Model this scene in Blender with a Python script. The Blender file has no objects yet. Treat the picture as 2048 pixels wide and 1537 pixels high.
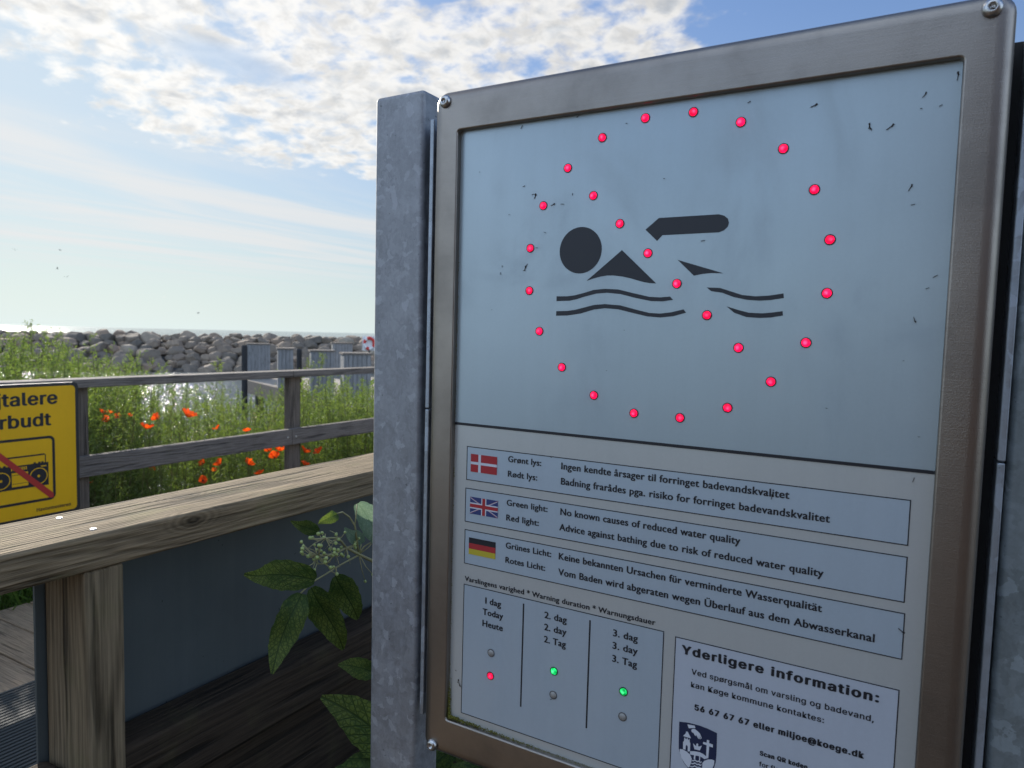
import bpy, bmesh, math, random
import numpy as np
from mathutils import Vector, Matrix, noise as mnoise
sc = bpy.context.scene
COL = sc.collection
R = math.radians

# ---------------------------------------------------------------- camera
cd = bpy.data.cameras.new('camera'); cam = bpy.data.objects.new('camera', cd); COL.objects.link(cam)
cd.sensor_width = 36; cd.lens = 24.96; cd.clip_start = 0.02; cd.clip_end = 60000
cam.matrix_world = Matrix(((0.86545, -0.05295, 0.49819, 0), (0.50049, 0.04649, -0.86449, 0), (0.02261, 0.99751, 0.06674, 1.36), (0, 0, 0, 1)))
cd.dof.use_dof = True; cd.dof.focus_distance = 0.88; cd.dof.aperture_fstop = 12
sc.camera = cam
# ---------------------------------------------------------------- light, sky, exposure
SUN_EL, SUN_AZ = R(24.5), R(-66.7)          # azimuth clockwise from +Y
SUN = Vector((math.cos(SUN_EL)*math.sin(SUN_AZ), math.cos(SUN_EL)*math.cos(SUN_AZ), math.sin(SUN_EL)))
ld = bpy.data.lights.new('sun', 'SUN'); lo = bpy.data.objects.new('sun', ld); COL.objects.link(lo)
ld.energy = 2.3; ld.angle = R(0.6); ld.color = (1, 0.94, 0.84)
lo.rotation_euler = (-SUN).to_track_quat('-Z', 'Y').to_euler(); lo.location = (-8, 4, 6)
sc.view_settings.view_transform = 'Standard'; sc.view_settings.look = 'None'
sc.view_settings.exposure = 1.4; sc.view_settings.gamma = 1
sc.render.engine = 'CYCLES'
sc.cycles.max_bounces = 8; sc.cycles.use_denoising = True
sc.cycles.sample_clamp_indirect = 6

class NT:
    """small helper to write node trees"""
    def __init__(s, nt): s.nt = nt
    def n(s, typ, props=None, **ins):
        nd = s.nt.nodes.new(typ)
        for k, v in (props or {}).items(): setattr(nd, k, v)
        for k, v in ins.items():
            key = int(k[1:]) if k[0] == 'i' and k[1:].isdigit() else k.replace('_', ' ')
            s.put(nd.inputs[key], v)
        return nd
    def put(s, sock, v):
        if isinstance(v, bpy.types.Node): v = v.outputs[0]
        if isinstance(v, bpy.types.NodeSocket): s.nt.links.new(v, sock)
        else: sock.default_value = v
    def m(s, op, a, b=0.0, c=0.0, clamp=False):
        nd = s.nt.nodes.new('ShaderNodeMath'); nd.operation = op; nd.use_clamp = clamp
        for i, v in enumerate((a, b, c)): s.put(nd.inputs[i], v)
        return nd.outputs[0]
    def ss(s, x, lo, hi):
        nd = s.nt.nodes.new('ShaderNodeMapRange'); nd.interpolation_type = 'SMOOTHSTEP'
        s.put(nd.inputs[0], x); s.put(nd.inputs[1], lo); s.put(nd.inputs[2], hi)
        return nd.outputs[0]
    def mix(s, f, a, b, mode='MIX'):
        nd = s.nt.nodes.new('ShaderNodeMix'); nd.data_type = 'RGBA'; nd.blend_type = mode
        s.put(nd.inputs[0], f)
        for i, v in ((6, a), (7, b)):
            if isinstance(v, tuple) and len(v) == 3: v = v + (1,)
            s.put(nd.inputs[i], v)
        return nd.outputs[2]
    def noise(s, vec, scale, detail=4, rough=0.5, dist=0.0, out=0):
        nd = s.nt.nodes.new('ShaderNodeTexNoise')
        if vec is not None: s.put(nd.inputs['Vector'], vec)
        nd.inputs['Scale'].default_value = scale; nd.inputs['Detail'].default_value = detail
        nd.inputs['Roughness'].default_value = rough; nd.inputs['Distortion'].default_value = dist
        return nd.outputs[out]
    def mapv(s, vec, scale=(1, 1, 1), loc=(0, 0, 0), rot=(0, 0, 0)):
        nd = s.nt.nodes.new('ShaderNodeMapping'); s.put(nd.inputs[0], vec)
        nd.inputs[1].default_value = loc; nd.inputs[2].default_value = rot; nd.inputs[3].default_value = scale
        return nd.outputs[0]
    def ramp(s, fac, *stops):
        nd = s.nt.nodes.new('ShaderNodeValToRGB'); s.put(nd.inputs[0], fac)
        el = nd.color_ramp.elements
        while len(el) < len(stops): el.new(0.5)
        for e, (p, c) in zip(el, stops):
            e.position = p; e.color = tuple(c) + (1,) if len(c) == 3 else c
        return nd.outputs[0]

w = bpy.data.worlds.new('World'); sc.world = w; w.use_nodes = True
T = NT(w.node_tree); bg = w.node_tree.nodes['Background']; bg.inputs[1].default_value = 0.1
sky = T.n('ShaderNodeTexSky', dict(sky_type='NISHITA', sun_disc=False, sun_elevation=SUN_EL, sun_rotation=SUN_AZ % (2*math.pi), air_density=1.0, dust_density=1.3, ozone_density=2.0))
tc = T.n('ShaderNodeTexCoord'); gen = tc.outputs['Generated']
sx = T.n('ShaderNodeSeparateXYZ', i0=gen); zz = T.m('MAXIMUM', sx.outputs[2], 0.045)
px = T.m('DIVIDE', sx.outputs[0], zz); py = T.m('DIVIDE', sx.outputs[1], zz)
pv = T.n('ShaderNodeCombineXYZ', i0=px, i1=py, i2=0.0).outputs[0]
big = T.m('SUBTRACT', T.noise(pv, 1.1, 3), 0.5)
b1 = T.m('MULTIPLY', T.m('MAXIMUM', T.m('SUBTRACT', 2.1, py), 0.0), 1.0)
b2 = T.m('MULTIPLY', T.m('MAXIMUM', T.m('SUBTRACT', py, 2.3), 0.0), 0.3)
edge = T.m('ADD', T.m('ADD', T.m('ADD', px, 3.92), T.m('MULTIPLY', big, 0.9)), T.m('MULTIPLY', T.m('ADD', b1, b2), -1.0))
mA = T.ss(edge, -0.15, 0.75)
mR = T.m('SUBTRACT', 1.0, T.ss(T.m('ADD', px, T.m('MULTIPLY', big, 0.8)), -0.85, -0.3))
region = T.m('MULTIPLY', mA, mR)
z2 = T.m('ADD', T.m('MAXIMUM', sx.outputs[2], 0.0), 0.22)
pv2 = T.n('ShaderNodeCombineXYZ', i0=T.m('DIVIDE', sx.outputs[0], z2), i1=T.m('DIVIDE', sx.outputs[1], z2), i2=0.0).outputs[0]
puff = T.noise(T.mapv(pv2, (1, 1, 1), (3.1, 1.7, 0)), 5.5, 7, 0.6, 0.3)
cells = T.noise(T.mapv(pv2, (1, 1, 1), (0.3, 5.2, 0)), 16.0, 4, 0.5, 0.3)
dens = T.m('ADD', T.m('MULTIPLY', puff, 0.58), T.m('MULTIPLY', cells, 0.42))
thr = T.m('SUBTRACT', 0.66, T.m('MULTIPLY', region, 0.27))
alt = T.ss(T.m('SUBTRACT', dens, thr), -0.035, 0.15)
thick = T.ss(T.m('SUBTRACT', dens, thr), 0.09, 0.30)
# thin streaky veil lower down
cir = T.noise(T.mapv(pv, (0.9, 0.22, 1), (0, 0, 0), (0, 0, R(-24))), 1.3, 6, 0.55, 0.6)
veil = T.m('MULTIPLY', T.ss(cir, 0.36, 0.66), T.m('MULTIPLY', T.ss(T.m('MULTIPLY', px, -1.0), 2.9, 4.3), 0.85))
veil = T.m('MULTIPLY', veil, T.ss(sx.outputs[2], 0.045, 0.11))
dotS = T.n('ShaderNodeVectorMath', dict(operation='DOT_PRODUCT'), i0=gen, i1=tuple(SUN)).outputs['Value']
near = T.m('POWER', T.m('MAXIMUM', dotS, 0.0), 5.0)
mott = T.ss(T.noise(T.mapv(pv2, (1, 1, 1), (7.3, 1.1, 0)), 13.0, 5, 0.6, 0.4), 0.40, 0.66)
bright = T.m('MULTIPLY', T.m('ADD', 5.7, T.m('MULTIPLY', near, 1.3)), T.m('SUBTRACT', 1.0, T.m('MULTIPLY', mott, 0.22)))
hole = T.m('SUBTRACT', 1.0, T.ss(T.n('ShaderNodeVectorMath', dict(operation='LENGTH'), i0=T.mapv(T.n('ShaderNodeVectorMath', dict(operation='SUBTRACT'), i0=pv, i1=(-2.30, 1.83, 0.0)).outputs[0], (1.9, 1.0, 1), (0, 0, 0), (0, 0, R(25)))).outputs['Value'], 0.12, 0.42))
ccol = T.n('ShaderNodeMix', dict(data_type='RGBA')); T.put(ccol.inputs[0], thick)
ccol.inputs[6].default_value = (1.0, 0.975, 0.93, 1); ccol.inputs[7].default_value = (0.66, 0.70, 0.75, 1)
cb = T.n('ShaderNodeVectorMath', dict(operation='SCALE'), i0=ccol.outputs[2]); T.put(cb.inputs['Scale'], bright)
vb = T.n('ShaderNodeVectorMath', dict(operation='SCALE'), i0=(0.94, 0.95, 0.955)); T.put(vb.inputs['Scale'], T.m('ADD', 5.0, T.m('MULTIPLY', near, 0.7)))
hz = T.m('MULTIPLY', T.m('EXPONENT', T.m('MULTIPLY', T.m('MAXIMUM', sx.outputs[2], 0.0), -5.5)), 0.9)
hb = T.n('ShaderNodeVectorMath', dict(operation='SCALE'), i0=(0.82, 0.945, 0.95)); T.put(hb.inputs['Scale'], T.m('ADD', 5.1, T.m('MULTIPLY', near, 1.8)))
lum = T.n('ShaderNodeVectorMath', dict(operation='DOT_PRODUCT'), i0=sky.outputs[0], i1=(0.25, 0.6, 0.15)).outputs['Value']
sks = T.n('ShaderNodeVectorMath', dict(operation='SCALE'), i0=sky.outputs[0]); T.put(sks.inputs['Scale'], T.m('DIVIDE', 1.0, T.m('ADD', 1.0, T.m('MULTIPLY', lum, 0.17))))
skyc = T.n('ShaderNodeVectorMath', dict(operation='MULTIPLY'), i0=sks.outputs[0], i1=(0.70, 0.95, 1.32)).outputs[0]
c = T.mix(hz, skyc, hb.outputs[0])
c = T.mix(veil, c, vb.outputs[0])
c = T.mix(T.m('MULTIPLY', alt, T.m('SUBTRACT', 0.95, T.m('MULTIPLY', hole, 0.75))), c, cb.outputs[0])
# sea half of the sky dimmed; bright clouds added behind the camera for fill
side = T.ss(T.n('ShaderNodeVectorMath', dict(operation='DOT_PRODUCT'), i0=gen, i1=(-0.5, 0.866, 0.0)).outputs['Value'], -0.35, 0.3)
fill_clouds = T.m('MULTIPLY', T.ss(T.noise(gen, 2.4, 5, 0.6), 0.42, 0.62), T.m('SUBTRACT', 1.0, side))
c = T.mix(fill_clouds, c, (4.5, 5.5, 6.9))
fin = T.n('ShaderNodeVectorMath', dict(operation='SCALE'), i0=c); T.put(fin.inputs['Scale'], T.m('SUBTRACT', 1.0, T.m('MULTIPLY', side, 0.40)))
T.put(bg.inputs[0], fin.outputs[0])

# ---------------------------------------------------------------- mesh helpers
class MB:
    def __init__(s): s.v = []; s.f = []; s.mi = []; s.uv = None
    def add(s, vs, fs, mi=0):
        o = len(s.v); s.v += [tuple(v) for v in vs]; s.f += [tuple(i+o for i in f) for f in fs]; s.mi += [mi]*len(fs)
        return s
    def box(s, x0, x1, y0, y1, z0, z1, mi=0, M=None):
        vs = [(x, y, z) for x in (x0, x1) for y in (y0, y1) for z in (z0, z1)]
        if M is not None: vs = [tuple(M @ Vector(v)) for v in vs]
        return s.add(vs, [(0, 1, 3, 2), (4, 6, 7, 5), (0, 4, 5, 1), (2, 3, 7, 6), (0, 2, 6, 4), (1, 5, 7, 3)], mi)
    def tube(s, pts, rads, n=8, mi=0, caps=True):
        pts = [Vector(p) for p in pts]; vs = []; fs = []
        if not hasattr(rads, '__len__'): rads = [rads]*len(pts)
        ref = Vector((0.31, 0.17, 0.93))
        for i, p in enumerate(pts):
            t = (pts[min(i+1, len(pts)-1)]-pts[max(i-1, 0)]).normalized()
            a = t.cross(ref)
            if a.length < 1e-4: a = t.cross(Vector((1, 0, 0)))
            a.normalize(); b = t.cross(a)
            for k in range(n):
                an = 2*math.pi*k/n; vs.append(p+(a*math.cos(an)+b*math.sin(an))*rads[i])
        for i in range(len(pts)-1):
            for k in range(n): fs.append((i*n+k, i*n+(k+1) % n, (i+1)*n+(k+1) % n, (i+1)*n+k))
        if caps: fs += [tuple(range(n))[::-1], tuple((len(pts)-1)*n+k for k in range(n))]
        return s.add(vs, fs, mi)
    def poly(s, pts, y, mi=0):
        """flat polygon in the XZ plane facing -Y; pts = (x, z)"""
        a = sum(pts[i-1][0]*pts[i][1]-pts[i][0]*pts[i-1][1] for i in range(len(pts)))
        if a < 0: pts = pts[::-1]
        return s.add([(p[0], y, p[1]) for p in pts], [tuple(range(len(pts)))], mi)
    def rect(s, x0, x1, z0, z1, y, mi=0): return s.poly([(x0, z0), (x1, z0), (x1, z1), (x0, z1)], y, mi)
    def outline(s, x0, x1, z0, z1, t, y, mi=0):
        for r in ((x0, x1, z1-t, z1), (x0, x1, z0, z0+t), (x0, x0+t, z0+t, z1-t), (x1-t, x1, z0+t, z1-t)): s.rect(*r, y, mi)
        return s
    def build(s, name, mat, parent=None, smooth=False, bevel=0, seg=2, loc=None):
        me = bpy.data.meshes.new(name); me.from_pydata(s.v, [], s.f)
        mats = mat if isinstance(mat, (list, tuple)) else [mat]
        for m in mats: me.materials.append(m)
        if len(mats) > 1: me.polygons.foreach_set('material_index', s.mi)
        if smooth: me.polygons.foreach_set('use_smooth', [True]*len(me.polygons))
        if s.uv:
            ul = me.uv_layers.new(name='UVMap'); li = np.empty(len(me.loops), dtype=np.int32); me.loops.foreach_get('vertex_index', li)
            ul.data.foreach_set('uv', np.array(s.uv, dtype=np.float32)[li].ravel())
        me.validate(); me.update()
        o = bpy.data.objects.new(name, me); COL.objects.link(o)
        if parent is not None: o.parent = parent
        if loc is not None: o.location = loc
        if bevel:
            b = o.modifiers.new('bevel', 'BEVEL'); b.width = bevel; b.segments = seg; b.limit_method = 'ANGLE'; b.angle_limit = R(40)
            me.polygons.foreach_set('use_smooth', [True]*len(me.polygons))
            wn = o.modifiers.new('wn', 'WEIGHTED_NORMAL'); wn.keep_sharp = False
        return o
def tag(o, label, cat, group=None, kind=None):
    if label: o['label'] = label
    if cat: o['category'] = cat
    if group: o['group'] = group
    if kind: o['kind'] = kind
    return o
def thing(name, label, cat, loc=(0, 0, 0), rz=0, group=None):
    o = bpy.data.objects.new(name, None); COL.objects.link(o); o.location = loc; o.rotation_euler = (0, 0, rz); o.empty_display_size = 0.1
    return tag(o, label, cat, group)
def copy_thing(o, parent=None):
    c = o.copy(); COL.objects.link(c)
    if parent is not None: c.parent = parent
    for ch in list(o.children): copy_thing(ch, c)
    return c

# ---------------------------------------------------------------- materials
def mat(name, **kw):
    m = bpy.data.materials.new(name); m.use_nodes = True
    t = NT(m.node_tree); b = m.node_tree.nodes['Principled BSDF']
    for k, v in kw.items():
        k = k.replace('_', ' ')
        if isinstance(v, tuple) and len(v) == 3 and 'Color' in k: v = v+(1,)
        b.inputs[k].default_value = v
    return m, t, b
def ocoord(t): return t.n('ShaderNodeTexCoord').outputs['Object']
def bump(t, b, h, strength, dist):
    nd = t.n('ShaderNodeBump'); nd.inputs['Strength'].default_value = strength; nd.inputs['Distance'].default_value = dist
    t.put(nd.inputs['Height'], h); t.put(b.inputs['Normal'], nd)
    return nd

def wood(name, dark, light, axis='Y', period=0.007, lichen=0.0, knots=(), bumpd=0.0022, wet=0.0):
    m, t, b = mat(name, Roughness=0.85, Specular_IOR_Level=0.25)
    o = ocoord(t); inf = t.n('ShaderNodeObjectInfo').outputs['Random']
    sep = t.n('ShaderNodeSeparateXYZ', i0=o)
    ia = 'XYZ'.index(axis); al = sep.outputs[ia]; oth = [sep.outputs[i] for i in range(3) if i != ia]
    ac = t.m('ADD', t.m('MULTIPLY', oth[0], 1.0), t.m('MULTIPLY', oth[1], 0.8))
    sc_ = [9.0, 9.0, 9.0]; sc_[ia] = 1.3
    v1 = t.mapv(o, tuple(sc_)); warp = t.m('SUBTRACT', t.noise(v1, 1.0, 4, 0.55), 0.5)
    ph = t.m('ADD', t.m('MULTIPLY', t.m('ADD', ac, t.m('MULTIPLY', warp, 0.085)), 2*math.pi/period), t.m('MULTIPLY', inf, 40.0))
    rings = t.m('ADD', t.m('MULTIPLY', t.m('SINE', ph), 0.5), 0.5)
    kd = 0.0
    for (kx, ky, kz, kr) in knots:
        dv = t.n('ShaderNodeVectorMath', dict(operation='SUBTRACT'), i0=o, i1=(kx, ky, kz)).outputs[0]
        ks = [1.0, 1.0, 1.0]; ks[ia] = 0.45
        dl = t.n('ShaderNodeVectorMath', dict(operation='LENGTH'), i0=t.mapv(dv, tuple(ks))).outputs['Value']
        dl = t.m('ADD', dl, t.m('MULTIPLY', warp, 0.012))
        km = t.m('SUBTRACT', 1.0, t.ss(dl, kr*0.35, kr))
        kr_ = t.m('ADD', t.m('MULTIPLY', t.m('SINE', t.m('MULTIPLY', dl, 2*math.pi/0.0055)), 0.4), 0.45)
        rings = t.mix(km, rings, kr_); kd = t.m('MAXIMUM', kd, t.m('SUBTRACT', 1.0, t.ss(dl, kr*0.12, kr*0.4)))
    fs = [330.0]*3; fs[ia] = 9.0
    fine = t.noise(t.mapv(o, tuple(fs)), 1.0, 3, 0.6)
    cs = [55.0]*3; cs[ia] = 3.0
    crack = t.m('SUBTRACT', 1.0, t.ss(t.noise(t.mapv(o, tuple(cs)), 1.0, 2, 0.4), 0.33, 0.42))
    pat = t.noise(o, 6.0, 5, 0.6)
    ms = [95.0]*3; ms[ia] = 2.2
    streak = t.noise(t.mapv(o, tuple(ms)), 1.0, 5, 0.65)
    f = t.m('ADD', t.m('ADD', t.m('MULTIPLY', rings, 0.10), t.m('ADD', t.m('MULTIPLY', fine, 0.55), t.m('MULTIPLY', streak, 0.34))), t.m('MULTIPLY', pat, 0.18))
    f = t.m('SUBTRACT', f, t.m('ADD', t.m('MULTIPLY', crack, 0.17), t.m('MULTIPLY', kd, 0.14)))
    mid = tuple(0.55*a+0.45*c_ for a, c_ in zip(dark, light))
    col = t.ramp(f, (0.31, dark), (0.50, mid), (0.70, light))
    if lichen:
        lm = t.m('MULTIPLY', t.ss(t.noise(o, 11.0, 6, 0.7), 0.5, 0.72), lichen)
        col = t.mix(lm, col, (0.17, 0.17, 0.06))
    t.put(b.inputs['Base Color'], col)
    h = t.m('ADD', t.m('MULTIPLY', rings, 0.30), t.m('ADD', t.m('ADD', t.m('MULTIPLY', streak, 0.7), t.m('MULTIPLY', fine, 0.8)), t.m('MULTIPLY', crack, -0.9)))
    bump(t, b, h, 0.8, bumpd)
    return m

M = {}
M['rail'] = wood('weathered_rail', (0.028, 0.020, 0.010), (0.33, 0.245, 0.145), 'Y', 0.0085, 0.35, bumpd=0.0042, knots=((-0.982, 0.695, 1.1, 0.04), (-0.89, 0.64, 1.088, 0.03)))
M['post'] = wood('weathered_post', (0.030, 0.022, 0.012), (0.27, 0.205, 0.125), 'Z', 0.012, 0.2)
M['fence'] = wood('grey_fence_wood', (0.045, 0.038, 0.033), (0.24, 0.205, 0.175), 'Y', 0.012, 0.1)
M['fence_post'] = wood('grey_fence_post', (0.045, 0.036, 0.029), (0.21, 0.17, 0.135), 'Z', 0.012, 0.1)
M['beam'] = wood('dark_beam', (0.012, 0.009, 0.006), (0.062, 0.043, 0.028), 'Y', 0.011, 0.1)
M['deck'] = wood('deck_boards', (0.07, 0.05, 0.033), (0.42, 0.30, 0.19), 'X', 0.010, 0.1)
M['cabin'] = wood('cabin_boards', (0.10, 0.10, 0.10), (0.30, 0.30, 0.30), 'Z', 0.09, 0.0, bumpd=0.004)
M['shed'] = wood('added_shed_boards', (0.03, 0.018, 0.010), (0.13, 0.075, 0.045), 'Z', 0.12, 0.0)
M['jetty'] = wood('jetty_boards', (0.22, 0.19, 0.155), (0.42, 0.37, 0.31), 'X', 0.05, 0.0)

def galv(name, a, c_, rough=0.5, metal=0.55, scale=26):
    m, t, b = mat(name, Metallic=metal)
    o = ocoord(t)
    wv = t.n('ShaderNodeVectorMath', dict(operation='ADD'), i0=o, i1=t.n('ShaderNodeVectorMath', dict(operation='SCALE'), i0=t.noise(o, 45, 4, 0.6, out=1), Scale=0.03).outputs[0]).outputs[0]
    vo = t.n('ShaderNodeTexVoronoi', dict(feature='F1'), Vector=wv, Scale=scale)
    vo2 = t.n('ShaderNodeTexVoronoi', dict(feature='F1'), Vector=wv, Scale=scale*2.7)
    cell = t.n('ShaderNodeSeparateColor', i0=vo.outputs['Color']).outputs[0]
    cell2 = t.n('ShaderNodeSeparateColor', i0=vo2.outputs['Color']).outputs[1]
    vo3 = t.n('ShaderNodeTexVoronoi', dict(feature='F1'), Vector=t.mapv(wv, (1, 1, 0.6)), Scale=scale*6.5)
    cell3 = t.n('ShaderNodeSeparateColor', i0=vo3.outputs['Color']).outputs[2]
    stain = t.noise(t.mapv(o, (14, 14, 6)), 1.0, 6, 0.7)
    streak = t.noise(t.mapv(o, (90, 90, 4)), 1.0, 4, 0.65)
    grit = t.noise(o, 240, 3, 0.7)
    f = t.m('ADD', t.m('ADD', t.m('MULTIPLY', cell, 0.14), t.m('ADD', t.m('MULTIPLY', cell2, 0.15), t.m('MULTIPLY', cell3, 0.14))), t.m('ADD', t.m('MULTIPLY', stain, 0.32), t.m('ADD', t.m('MULTIPLY', streak, 0.25), t.m('MULTIPLY', grit, 0.25))))
    pale = t.ss(cell2, 0.90, 0.93)
    col = t.mix(t.m('MULTIPLY', pale, 0.35), t.ramp(f, (0.28, a), (0.92, c_)), tuple(min(1, x*1.3) for x in c_))
    col = t.mix(t.m('MULTIPLY', t.ss(t.noise(o, 130, 2, 0.5), 0.70, 0.74), 0.5), col, tuple(x*0.35 for x in a))
    t.put(b.inputs['Base Color'], col)
    t.put(b.inputs['Roughness'], t.m('ADD', rough, t.m('MULTIPLY', cell2, 0.15)))
    bump(t, b, grit, 0.25, 0.0006)
    return m
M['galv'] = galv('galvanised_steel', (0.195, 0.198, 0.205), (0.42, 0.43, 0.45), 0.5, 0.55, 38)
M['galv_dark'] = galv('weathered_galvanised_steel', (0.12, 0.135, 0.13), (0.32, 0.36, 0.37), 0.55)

def steel(name, col, rough, sx_=(4, 4, 400)):
    m, t, b = mat(name, Metallic=1.0)
    o = ocoord(t)
    br = t.noise(t.mapv(o, sx_), 1.0, 4, 0.7); cl = t.noise(o, 9.0, 6, 0.65); gr = t.noise(o, 900, 2, 0.5)
    t.put(b.inputs['Base Color'], t.mix(t.ss(cl, 0.35, 0.75), col, tuple(x*0.72 for x in col)))
    t.put(b.inputs['Roughness'], t.m('ADD', rough-0.1, t.m('ADD', t.m('MULTIPLY', br, 0.12), t.m('MULTIPLY', cl, 0.15))))
    bump(t, b, t.m('ADD', br, gr), 0.25, 0.0005)
    return m
M['frame'] = steel('brushed_stainless', (0.315, 0.280, 0.245), 0.36)
M['screw'] = steel('screw_steel', (0.6, 0.59, 0.57), 0.25, (60, 60, 60))
M['plate'] = galv('mounting_plate', (0.25, 0.27, 0.29), (0.45, 0.5, 0.55), 0.4, 0.7)
M['housing'], t, b = mat('sign_housing', Base_Color=(0.02, 0.02, 0.022), Roughness=0.7)

def panelmat(name, col, metal=0.0, rough=0.32, spec=0.5):
    m, t, b = mat(name, Metallic=metal)
    o = ocoord(t); cl = t.noise(o, 5.0, 5, 0.6); du = t.noise(o, 350, 3, 0.7)
    drip = t.noise(t.mapv(o, (60, 1, 2.5)), 1.0, 4, 0.6); smear = t.ss(t.noise(t.mapv(o, (7, 1, 4), (2, 0, 5), (0, 0.5, 0)), 1.0, 6, 0.7, 0.8), 0.45, 0.75)
    f = t.m('ADD', t.m('ADD', t.m('MULTIPLY', cl, 0.30), t.m('MULTIPLY', du, 0.14)), t.m('ADD', t.m('MULTIPLY', drip, 0.16), t.m('MULTIPLY', smear, 0.12)))
    t.put(b.inputs['Base Color'], t.mix(f, col, tuple(x*0.55 for x in col)))
    t.put(b.inputs['Roughness'], t.m('ADD', t.m('ADD', rough-0.06, t.m('MULTIPLY', smear, 0.14)), t.m('MULTIPLY', cl, 0.16)))
    b.inputs['Specular IOR Level'].default_value = spec
    bump(t, b, du, 0.08, 0.0003)
    return m
M['panel'] = panelmat('pale_blue_panel', (0.47, 0.555, 0.59), 0.45)
M['panel_box'] = panelmat('text_field_print', (0.53, 0.625, 0.70), 0.35)
M['panel_grey'] = panelmat('silver_grey_panel', (0.61, 0.625, 0.60), 0.35)
M['paper'] = panelmat('pale_label', (0.57, 0.61, 0.67), 0.1)
M['ink'], t, b = mat('black_print', Base_Color=(0.012, 0.013, 0.018), Roughness=0.45)
M['ink_grey'], t, b = mat('charcoal_print', Base_Color=(0.022, 0.024, 0.03), Roughness=0.5)
M['navy'], t, b = mat('navy_print', Base_Color=(0.012, 0.02, 0.06), Roughness=0.45)
M['flag_red'], t, b = mat('flag_red', Base_Color=(0.40, 0.025, 0.03), Roughness=0.45)
M['flag_white'], t, b = mat('flag_white', Base_Color=(0.62, 0.64, 0.68), Roughness=0.45)
M['flag_blue'], t, b = mat('flag_blue', Base_Color=(0.03, 0.045, 0.16), Roughness=0.45)
M['flag_gold'], t, b = mat('flag_gold', Base_Color=(0.50, 0.40, 0.03), Roughness=0.45)
M['fly'], t, b = mat('fly_dirt', Base_Color=(0.03, 0.022, 0.018), Roughness=0.9)
M['rubber'], t, b = mat('black_rim', Base_Color=(0.02, 0.006, 0.008), Roughness=0.4)
M['rim_grey'], t, b = mat('grey_rim', Base_Color=(0.10, 0.10, 0.10), Roughness=0.4)
def led(name, c0, c1, core, st):
    m, t, b = mat(name, Roughness=0.4, Specular_IOR_Level=0.25)
    o = ocoord(t); inf = t.n('ShaderNodeObjectInfo').outputs['Random']
    v = t.n('ShaderNodeVectorMath', dict(operation='ADD'), i0=o, i1=t.n('ShaderNodeCombineXYZ', i0=t.m('MULTIPLY', inf, 7.0)).outputs[0]).outputs[0]
    vo = t.n('ShaderNodeTexVoronoi', dict(feature='F1'), Vector=v, Scale=420.0)
    f = t.n('ShaderNodeSeparateColor', i0=vo.outputs['Color']).outputs[0]
    sep = t.n('ShaderNodeSeparateXYZ', i0=o); off = t.m('MULTIPLY', t.m('SUBTRACT', inf, 0.5), 0.002)
    rd = t.m('SQRT', t.m('ADD', t.m('POWER', t.m('ADD', sep.outputs[0], off), 2.0), t.m('POWER', sep.outputs[2], 2.0)))
    hot = t.m('MULTIPLY', t.m('SUBTRACT', 1.0, t.ss(rd, 0.0004, 0.0026)), t.m('ADD', 0.35, t.m('MULTIPLY', f, 0.65)))
    col = t.mix(hot, t.ramp(f, (0.1, c0), (0.9, c1)), core)
    b.inputs['Base Color'].default_value = tuple(x*0.15 for x in c1)+(1,); t.put(b.inputs['Emission Color'], col)
    t.put(b.inputs['Emission Strength'], t.m('MULTIPLY', t.m('ADD', 0.8, t.m('MULTIPLY', inf, 0.4)), st))
    return m
M['led_red'] = led('lit_red_lens', (0.42, 0.001, 0.028), (1.0, 0.005, 0.060), (1.0, 0.055, 0.17), 0.9)
M['led_green'] = led('lit_green_lens', (0.0, 0.16, 0.03), (0.01, 0.62, 0.14), (0.10, 1.0, 0.35), 0.6)
M['led_off'], t, b = mat('unlit_lens', Base_Color=(0.30, 0.28, 0.25), Roughness=0.2)
def moss_(name, a, c_):
    m, t, b = mat(name, Roughness=0.95); t.put(b.inputs['Base Color'], t.mix(t.noise(ocoord(t), 400, 3), a, c_)); return m
M['moss'] = moss_('moss', (0.035, 0.04, 0.008), (0.26, 0.24, 0.03))
M['sheet'], t, b = mat('dark_grey_sheet', Roughness=0.5, Metallic=0.2)
o = ocoord(t); spk = t.m('SUBTRACT', 1.0, t.ss(t.noise(t.mapv(o, (1, 1, 0.6)), 75, 3, 0.55), 0.26, 0.30))
t.put(b.inputs['Base Color'], t.mix(spk, t.mix(t.m('ADD', t.m('MULTIPLY', t.noise(o, 5, 6, 0.7), 0.6), t.m('MULTIPLY', t.noise(t.mapv(o, (1, 45, 2.5)), 1.0, 5, 0.65), 0.45)), (0.055, 0.074, 0.076), (0.135, 0.146, 0.142)), (0.03, 0.03, 0.03)))
bump(t, b, t.noise(o, 500, 3), 0.15, 0.0005)
M['mat_rubber'], t, b = mat('ribbed_mat', Base_Color=(0.05, 0.055, 0.052), Roughness=0.7)
M['yellow'] = panelmat('yellow_sign_face', (0.95, 0.52, 0.006), 0.0, 0.45, 0.35)
M['black_edge'], t, b = mat('black_sign_edge', Base_Color=(0.02, 0.02, 0.02), Roughness=0.55)
M['sign_red'], t, b = mat('prohibition_red', Base_Color=(0.45, 0.03, 0.02), Roughness=0.5)
M['tar'], t, b = mat('tarred_pole', Base_Color=(0.02, 0.02, 0.022), Roughness=0.7)
M['buoy_red'], t, b = mat('buoy_red', Base_Color=(0.55, 0.04, 0.03), Roughness=0.5)
M['buoy_white'], t, b = mat('buoy_white', Base_Color=(0.75, 0.75, 0.75), Roughness=0.5)
M['bird'], t, b = mat('gull_grey', Base_Color=(0.12, 0.12, 0.12), Roughness=0.8)

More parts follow.
